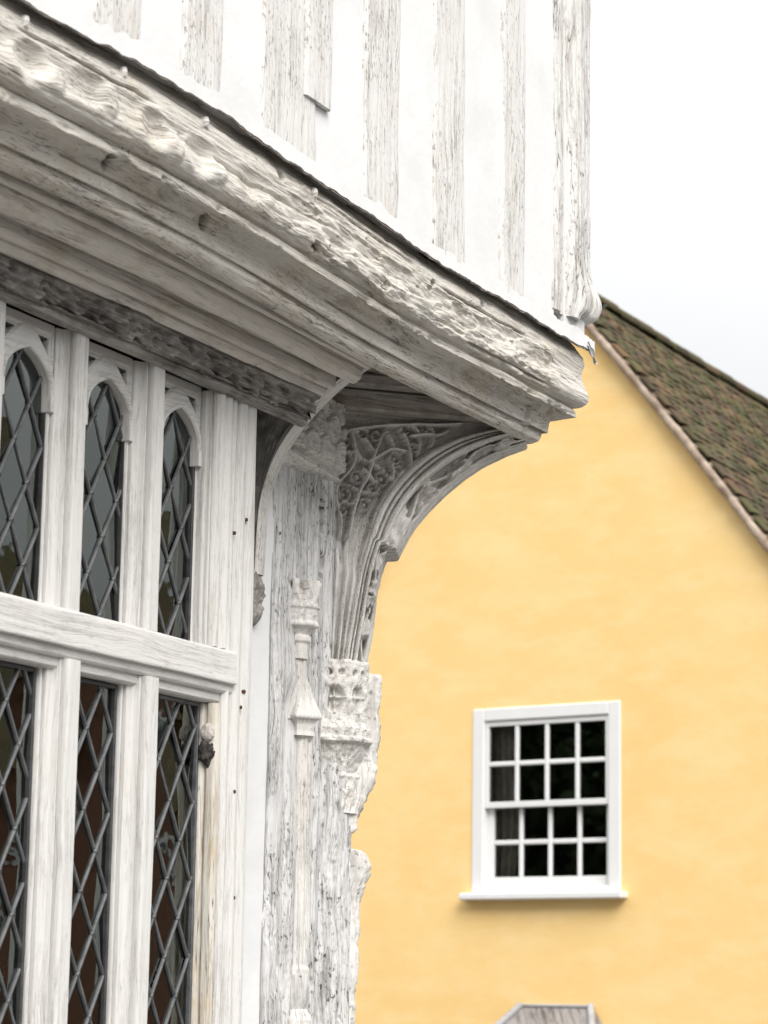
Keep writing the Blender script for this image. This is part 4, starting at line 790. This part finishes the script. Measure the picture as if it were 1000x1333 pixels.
b = MB(); b.box((-2.95, 7.9, 0), (1.43, 8, yz(3.3)), 0, 2); b.build('back_wall', 'yellow_render', Y)
b = MB(); b.box((-1.5, 1.6, yz(1.6)), (1.5, 1.65, yz(4.0)), 0, 2); b.box((-1.5, .25, yz(1.8)), (1.5, 1.6, yz(1.85)), 0, 2); b.box((-1.5, .25, yz(3.75)), (1.5, 1.6, yz(3.8)), 0, 2); b.box((-1.5, .25, yz(1.8)), (-1.45, 1.6, yz(3.8)), 0, 2); b.box((1.45, .25, yz(1.8)), (1.5, 1.6, yz(3.8)), 0, 2); b.build('bedroom', 'dark_room', Y)
# roof: underlay slopes following the verge curve, skewed ridge
SK = math.radians(-5.5); mdir = np.array([math.sin(SK), math.cos(SK)])       # ridge direction in local xy
slx, _ = resample([(0.05, 6.215)] + list(zip(vx, vz)), .02, 1)
def slope_pt(d_, l_, side, lift=0.0):                          # d_: distance down the slope, l_: distance along the ridge
    cum = slope_pt.cum; x = np.interp(d_, cum, slx[:, 0]); z = np.interp(d_, cum, slx[:, 1]); 
    tx, tz = np.interp(d_ + .02, cum, slx[:, 0]) - np.interp(d_ - .02, cum, slx[:, 0]), np.interp(d_ + .02, cum, slx[:, 1]) - np.interp(d_ - .02, cum, slx[:, 1]); L = np.hypot(tx, tz) + 1e-9
    nx_, nz_2 = -tz / L, tx / L; x = x + nx_ * lift; z = z + nz_2 * lift
    if side < 0: x = .10 - x
    return np.stack([x + mdir[0] * l_, mdir[1] * l_ + 0 * x, yz(z) + 0 * l_], -1), (nx_ * side, nz_2)
slope_pt.cum = np.concatenate([[0], np.cumsum(np.linalg.norm(np.diff(slx, axis=0), axis=1))]); SLEN = slope_pt.cum[-1]
b = MB()
for side in (1, -1):
    Dg, Lg = np.meshgrid(np.linspace(0, SLEN, 40), np.linspace(-.07, 8.0, 30), indexing='ij'); sag = .05 * np.sin(np.pi * np.clip(Lg / 8, 0, 1))
    G, _ = slope_pt(Dg, Lg, side, .045); G[..., 2] -= sag; b.grid(G, G[..., :2], flip=(side > 0)); G2 = G.copy(); G2[..., 2] -= .05; b.grid(G2, G2[..., :2], flip=(side < 0))
roof = b.build('roof', 'roof_tile_field', Y)
# verge: mortar bedding under the tile edges
for side in (1, -1):
    b = MB(); d1 = np.linspace(.0, SLEN, 150); 
    rows = [slope_pt(d1, np.full_like(d1, l_), side, lf)[0] for l_, lf in ((.02, -.01), (-.055, -.012), (-.075, .004), (-.078, .030), (-.068, .046), (.02, .047))]
    G = np.stack(rows, 1); G += (fbm(d1 * 12, d1 * 0, side, 4, 5) * .012)[:, None, None] * np.array([0, 1, 0]) + (fbm(d1 * 6, d1 * 0 + 5, side, 4, 7) * .008)[:, None, None] * np.array([0, 0, 1]); b.grid(G, np.stack([np.broadcast_to(d1[:, None], G.shape[:2]), G[..., 1]], -1), flip=(side < 0)); b.build('verge', 'mortar', Y, label='pale mortar verge along the gable')
# tiles
TW, TG = .155, .078
def tile_mesh(k):
    rs = random.Random(k); b = MB(); nx = 5; xs_ = np.linspace(-.5, .5, nx) * (TW - .006); L_ = .135; cam_ = .004 + .003 * rs.random()
    top = []; bot = []
    for yy in (0, L_):
        for x_ in xs_:
            zc_ = cam_ * (1 - (2 * x_ / TW) ** 2) + rs.uniform(-.0015, .0015); top.append((x_, -yy, zc_ + .013)); bot.append((x_, -yy, zc_))
    F = []
    n2 = 2 * nx
    for i in range(nx - 1): F += [(i, nx + i, nx + i + 1, i + 1), (n2 + i, n2 + i + 1, n2 + nx + i + 1, n2 + nx + i), (nx + i, n2 + nx + i, n2 + nx + i + 1, nx + i + 1)]
    F += [(0, n2, n2 + nx, nx), (nx - 1, 2 * nx - 1, n2 + 2 * nx - 1, n2 + nx - 1)]
    b.poly(top + bot, F, 1); o = b.build('tile', 'roof_tile', None); me = o.data; bpy.data.objects.remove(o); return me, top, bot, F
TM = [tile_mesh(k) for k in range(5)]
Rz = Matrix.Translation(Vector((WO.x, WO.y, -1.15))) @ Matrix.Rotation(YR, 4, 'Z'); 
allt = []
for side in (1, -1):
    nrow = int((SLEN - .02) / TG)
    for i in range(nrow):
        for j in range(int(8.0 / TW)):
            rs = random.Random(i * 1000 + j + (5 if side > 0 else 7)); d0 = .02 + i * TG; l_ = -.04 + (j + (.5 if i % 2 else 0) + .25) * TW
            p0, nn = slope_pt(np.array(d0), np.array(l_), side, .055); p1, _ = slope_pt(np.array(min(d0 + .12, SLEN + .1)), np.array(l_), side, .055)
            dn = Vector(p1 - p0); 
            if dn.length < 1e-4: continue
            dn.normalize(); ax = Vector((mdir[0], mdir[1], 0)) * (1 if side > 0 else -1); up_ = ax.cross(-dn); up_.normalize()
            if up_.z < 0: up_ = -up_; ax = -ax
            dn2 = (dn - up_ * -.12); dn2 = (dn + up_ * .055).normalized(); up_ = (up_ - dn2 * up_.dot(dn2)).normalized(); ax = (-dn2).cross(up_)
            loc = Vector(p0) + up_ * (rs.uniform(-.004, .006)) + Vector((0, 0, -.05 * math.sin(math.pi * min(1, max(0, l_ / 8)))))
            rot = rs.gauss(0, .025)
            M3 = Matrix(((ax.x, -dn2.x, up_.x, loc.x), (ax.y, -dn2.y, up_.y, loc.y), (ax.z, -dn2.z, up_.z, loc.z), (0, 0, 0, 1))) @ Matrix.Rotation(rot, 4, 'Z') @ Matrix.Rotation(rs.gauss(0, .02), 4, 'Y')
            c = (Rz @ M3 @ Vector((0, -.11, .01))) - CAM; dz_ = c.dot(FWD); px = 500 + 3300 * c.dot(RIGHT) / dz_; py = 666.5 - 3300 * c.dot(UP) / dz_
            vis = side > 0 and 765 < px < 1012 and py > 350
            allt.append((0 if vis else 1, dz_, M3, rs.randrange(5)))
allt.sort(key=lambda a: (a[0], a[1]))
field = MB()
for i, (v_, dz_, M3, k) in enumerate(allt):
    if i < 300:
        o = link('tile', TM[k][0], roof); o.matrix_basis = M3
    else:
        pts = [tuple(M3 @ Vector(p)) for p in TM[k][1] + TM[k][2]]; n2 = 10; kk = field.verts(pts, np.array(pts)[:, :2]); field.f.append(np.array([(f_[0] + kk, f_[1] + kk, f_[2] + kk, f_[3] + kk) for f_ in TM[k][3]])); field.sm.append(np.zeros(len(TM[k][3]), bool))
fo = field.build('tile_field', 'roof_tile_field', roof); fo['kind'] = 'stuff'
# ridge tiles
for j in range(27):
    b = MB(); a = np.linspace(.25, np.pi - .25, 11)[None, :]; l_ = np.linspace(0, .29, 2)[:, None]; R_ = .105
    G = np.stack([.05 + R_ * np.cos(a) + mdir[0] * (l_ + j * .30 - .05), mdir[1] * (l_ + j * .30 - .05) + 0 * a, yz(6.215 - .01 + .035) + R_ * np.sin(a) - .05 * math.sin(math.pi * min(1, j * .3 / 8)) + 0 * l_ + random.uniform(-.006, .006)], -1)
    b.grid(G, G[..., :2]); G2 = G.copy(); G2[..., 2] -= .015; b.grid(G2, G2[..., :2], flip=True); e = np.stack([G[0], G2[0]]); b.grid(e, e[..., :2]); b.build('ridge_tile', 'roof_tile', roof)

# ---- sash window
yw = MB()
win = None
b = MB(); fw_ = .075; yo = -.010
b.box((wx0 - .012, yo, yz(wz0)), (wx0 + fw_, .10, yz(wz1) + .012), .006, 2); b.box((wx1 - fw_, yo, yz(wz0)), (wx1 + .012, .10, yz(wz1) + .012), .006, 2)
b.box((wx0 + fw_, yo, yz(wz1) - .07), (wx1 - fw_, .10, yz(wz1) + .012), .006, 0); b.box((wx0 + fw_, yo + .004, yz(wz0)), (wx1 - fw_, .10, yz(wz0) + .05), .006, 0)
win = b.build('window', 'white_paint', Y, label='white sixteen-pane sash window')
b = MB(); b.box((wx0 - .062, -.085, yz(wz0) - .032), (wx1 + .058, .02, yz(wz0) + .012), .008, 0); b.build('sill', 'white_paint', win)
ix0, ix1 = wx0 + fw_, wx1 - fw_; zmid = 2.862
def sash(z0, z1, y0, x0_, x1_, rs_b, rs_t, st, name):
    b = MB(); b.box((x0_, y0, yz(z0)), (x0_ + st, y0 + .04, yz(z1)), .003, 2); b.box((x1_ - st, y0, yz(z0)), (x1_, y0 + .04, yz(z1)), .003, 2)
    b.box((x0_ + st, y0 + .001, yz(z0)), (x1_ - st, y0 + .039, yz(z0) + rs_b), .003, 0); b.box((x0_ + st, y0 + .001, yz(z1) - rs_t), (x1_ - st, y0 + .039, yz(z1)), .003, 0); b.build(name, 'white_paint', win)
    gx0, gx1, gz0, gz1 = x0_ + st, x1_ - st, z0 + rs_b, z1 - rs_t; bw = .030
    cols = [gx0 + (gx1 - gx0 + bw) * k / 4 for k in range(5)]; zm = (gz0 + gz1) / 2
    for k in (1, 2, 3): b = MB(); b.box((cols[k] - bw, y0 + .004, yz(gz0)), (cols[k], y0 + .036, yz(gz1)), .006, 2); b.build('glazing_bar', 'white_paint', win)
    for k in range(4):
        b = MB(); b.box((cols[k], y0 + .006, yz(zm) - bw / 2), (cols[k + 1] - bw, y0 + .034, yz(zm) + bw / 2), .006, 0); b.build('glazing_bar', 'white_paint', win)
        for za, zb in ((gz0, zm - bw / 2), (zm + bw / 2, gz1)):
            b = MB(); b.box((cols[k], y0 + .018, yz(za)), (cols[k + 1] - bw, y0 + .022, yz(zb)), 0, 2); b.build('pane', 'sash_glass', win)
sash(zmid - .02, wz1 - .07, .005, ix0, ix1, .038, .035, .028, 'upper_sash')
sash(wz0 + .05, zmid + .016, .048, ix0, ix1, .065, .034, .045, 'lower_sash')
# curtain: a folded cloth hanging at the left, pinned to a rail
cu = MB(); s = np.linspace(0, 1, 60)[:, None]; zz = np.linspace(2.2, 3.45, 40)[None, :]; G = np.stack([-.56 + .25 * s + .02 * np.sin(zz * 5) * s, .155 + .03 * np.sin(s * 2 * np.pi * 4.5 + .4 * np.sin(zz * 3)) + 0 * zz, yz(zz) + 0 * s], -1)
cu.grid(G, G[..., ::2]); cu.grid(G + np.array([0, .006, 0]), G[..., ::2], flip=True)
co = cu.build('curtain', 'curtain_cloth', None); co.matrix_world = Rz; tag(co, 'dark folded curtain hanging at the left of the white sash window', 'curtain')
# ---- hipped lead hood over the ground-floor bay, its crest just in the picture
b = MB(); zt_, zb_ = 1.606, 1.06; pr_ = .55
T0, T1, B0, B1, C0, C1 = (-.175, -.001, yz(zt_)), (.324, -.001, yz(zt_)), (-.55, -pr_, yz(zb_)), (.68, -pr_, yz(zb_)), (-.62, -.001, yz(zb_ - .0)), (.76, -.001, yz(zb_))
b.poly([T0, T1, B1, B0, C0, C1], [(0, 3, 2, 1), (0, 4, 3), (1, 2, 5), (3, 4, 5, 2), (0, 1, 5, 4)], 2); hood = b.build('bay_roof', 'hood_wood', Y, label='grey hipped lead roof of a bay below the window')
def roll(p, q, r_, name):
    p, q = Vector(p), Vector(q); d = (q - p).normalized(); u_ = d.orthogonal().normalized(); v_ = d.cross(u_); b = MB(); G = np.array([[tuple(p + (q - p) * s_ + (u_ * math.cos(a) + v_ * math.sin(a)) * r_) for a in np.linspace(0, 2 * math.pi, 13)[:-1]] for s_ in np.linspace(0, 1, 6)])
    b.grid(G, G[..., :2], closed=True); b.build(name, 'lead_sheet', hood)
roll((-.175, -.01, yz(zt_) + .004), (-.55, -pr_, yz(zb_) + .01), .022, 'lead_roll'); roll((.324, -.01, yz(zt_) + .004), (.68, -pr_, yz(zb_) + .01), .022, 'lead_roll')
b = MB(); b.box((-.185, -.02, yz(zt_) - .01), (.335, .001, yz(zt_) + .010), .005, 0); b.build('lead_apron', 'lead_sheet', hood)
b = MB(); b.box((-.52, -pr_ + .05, 0), (.65, -.001, yz(zb_) - .002), .0, 2); b.build('bay_wall', 'yellow_render', Y)

# =================================================================== ACROSS THE STREET (seen only as reflections in the panes)
B = thing('brick_house', 'brown brick house across the street, mirrored in the leaded panes', 'building', (24, -15.5, -1.15), math.radians(-28))
b = MB(); b.box((-1, -9, 0), (7, 9, 6.4), 0, 2); b.build('wall', 'brick', B)
b = MB(); b.poly([(-1.3, -9.3, 6.4), (7.3, -9.3, 6.4), (7.3, 9.3, 6.4), (-1.3, 9.3, 6.4), (3, -9.3, 8.6), (3, 9.3, 8.6)], [(0, 4, 5, 3), (1, 2, 5, 4), (0, 1, 4), (2, 3, 5), (0, 3, 2, 1)], 1); b.build('roof', 'roof_tile_field', B)
for k in range(5):
    for zz_ in (1.0, 3.9):
        b = MB(); b.box((-1.04, -7.6 + k * 3.4, zz_), (-.98, -6.5 + k * 3.4, zz_ + 1.5), .01, 2); f_ = b.build('window', 'white_paint', B)
        b = MB(); b.box((-1.06, -7.5 + k * 3.4, zz_ + .1), (-1.045, -6.6 + k * 3.4, zz_ + 1.4), 0, 2); b.build('pane', 'sash_glass', f_)

def tree(name, loc, h, rad, label, n, seed):
    T = thing(name, label, 'tree', loc); rs = np.random.RandomState(seed); b = MB()
    def limb(p, q, r0, r1):
        p, q = np.array(p, float), np.array(q, float); a = np.linspace(0, 2 * np.pi, 8)[:-1]; G = np.array([[p + (q - p) * t_ + (r0 + (r1 - r0) * t_) * np.array([np.cos(x), np.sin(x), 0]) + .06 * np.sin(t_ * 5 + p[0]) * np.array([1, 1, 0]) for x in a] for t_ in np.linspace(0, 1, 6)]); b.grid(G, G[..., :2], closed=True)
    limb((0, 0, 0), (.1, .1, h * .8), .22, .05)
    for k in range(9):
        a = k * 2.4; z0 = h * (.25 + .05 * k); limb((.03, .03, z0), (rad * .7 * math.cos(a), rad * .7 * math.sin(a), z0 + h * .18), .07, .02)
    b.build('trunk', 'bark', T)
    cl = rs.normal(size=(60, 3)); cl /= np.linalg.norm(cl, axis=1, keepdims=True); cl = cl * (rs.rand(60, 1) ** .4) * np.array([rad * .85, rad * .85, h * .38]) + np.array([0, 0, h * .6])
    c = cl[rs.randint(60, size=n)] + rs.normal(size=(n, 3)) * rad * .16; u_ = rs.normal(size=(n, 3)); v_ = rs.normal(size=(n, 3)); u_ /= np.linalg.norm(u_, axis=1, keepdims=True); v_ = np.cross(u_, v_); v_ /= np.linalg.norm(v_, axis=1, keepdims=True); sz = (.07 + .06 * rs.rand(n, 1))
    V = np.stack([c - u_ * sz, c + v_ * sz * .5, c + u_ * sz, c - v_ * sz * .5], 1).reshape(-1, 3); b = MB(); k = b.verts(V, V[:, :2]); b.f.append(np.arange(4 * n).reshape(-1, 4) + k); b.sm.append(np.zeros(n, bool)); b.build('crown', 'leaf', T)
tree('tree', (-.2, 11.6, 0), 8.0, 3.0, 'unseen dark tree added behind the timber house to darken the sash panes', 15000, 3)  # added out of view so the sash panes mirror dark leaves, not sky
tree('tree', (-5.0, 14.8, 0), 9.0, 3.6, 'taller unseen tree added farther back to darken the sash panes', 18000, 5)  # second added tree, blocks the sky mirrored in the sash panes
tree('tree', (24, 17.5, -1.15), 6.5, 3.0, 'small dark tree beyond the yellow house', 9000, 9)
tree('tree', (30, 13.5, -1.15), 6.0, 2.8, 'low tree farthest along the lane behind the yellow house', 9000, 11)
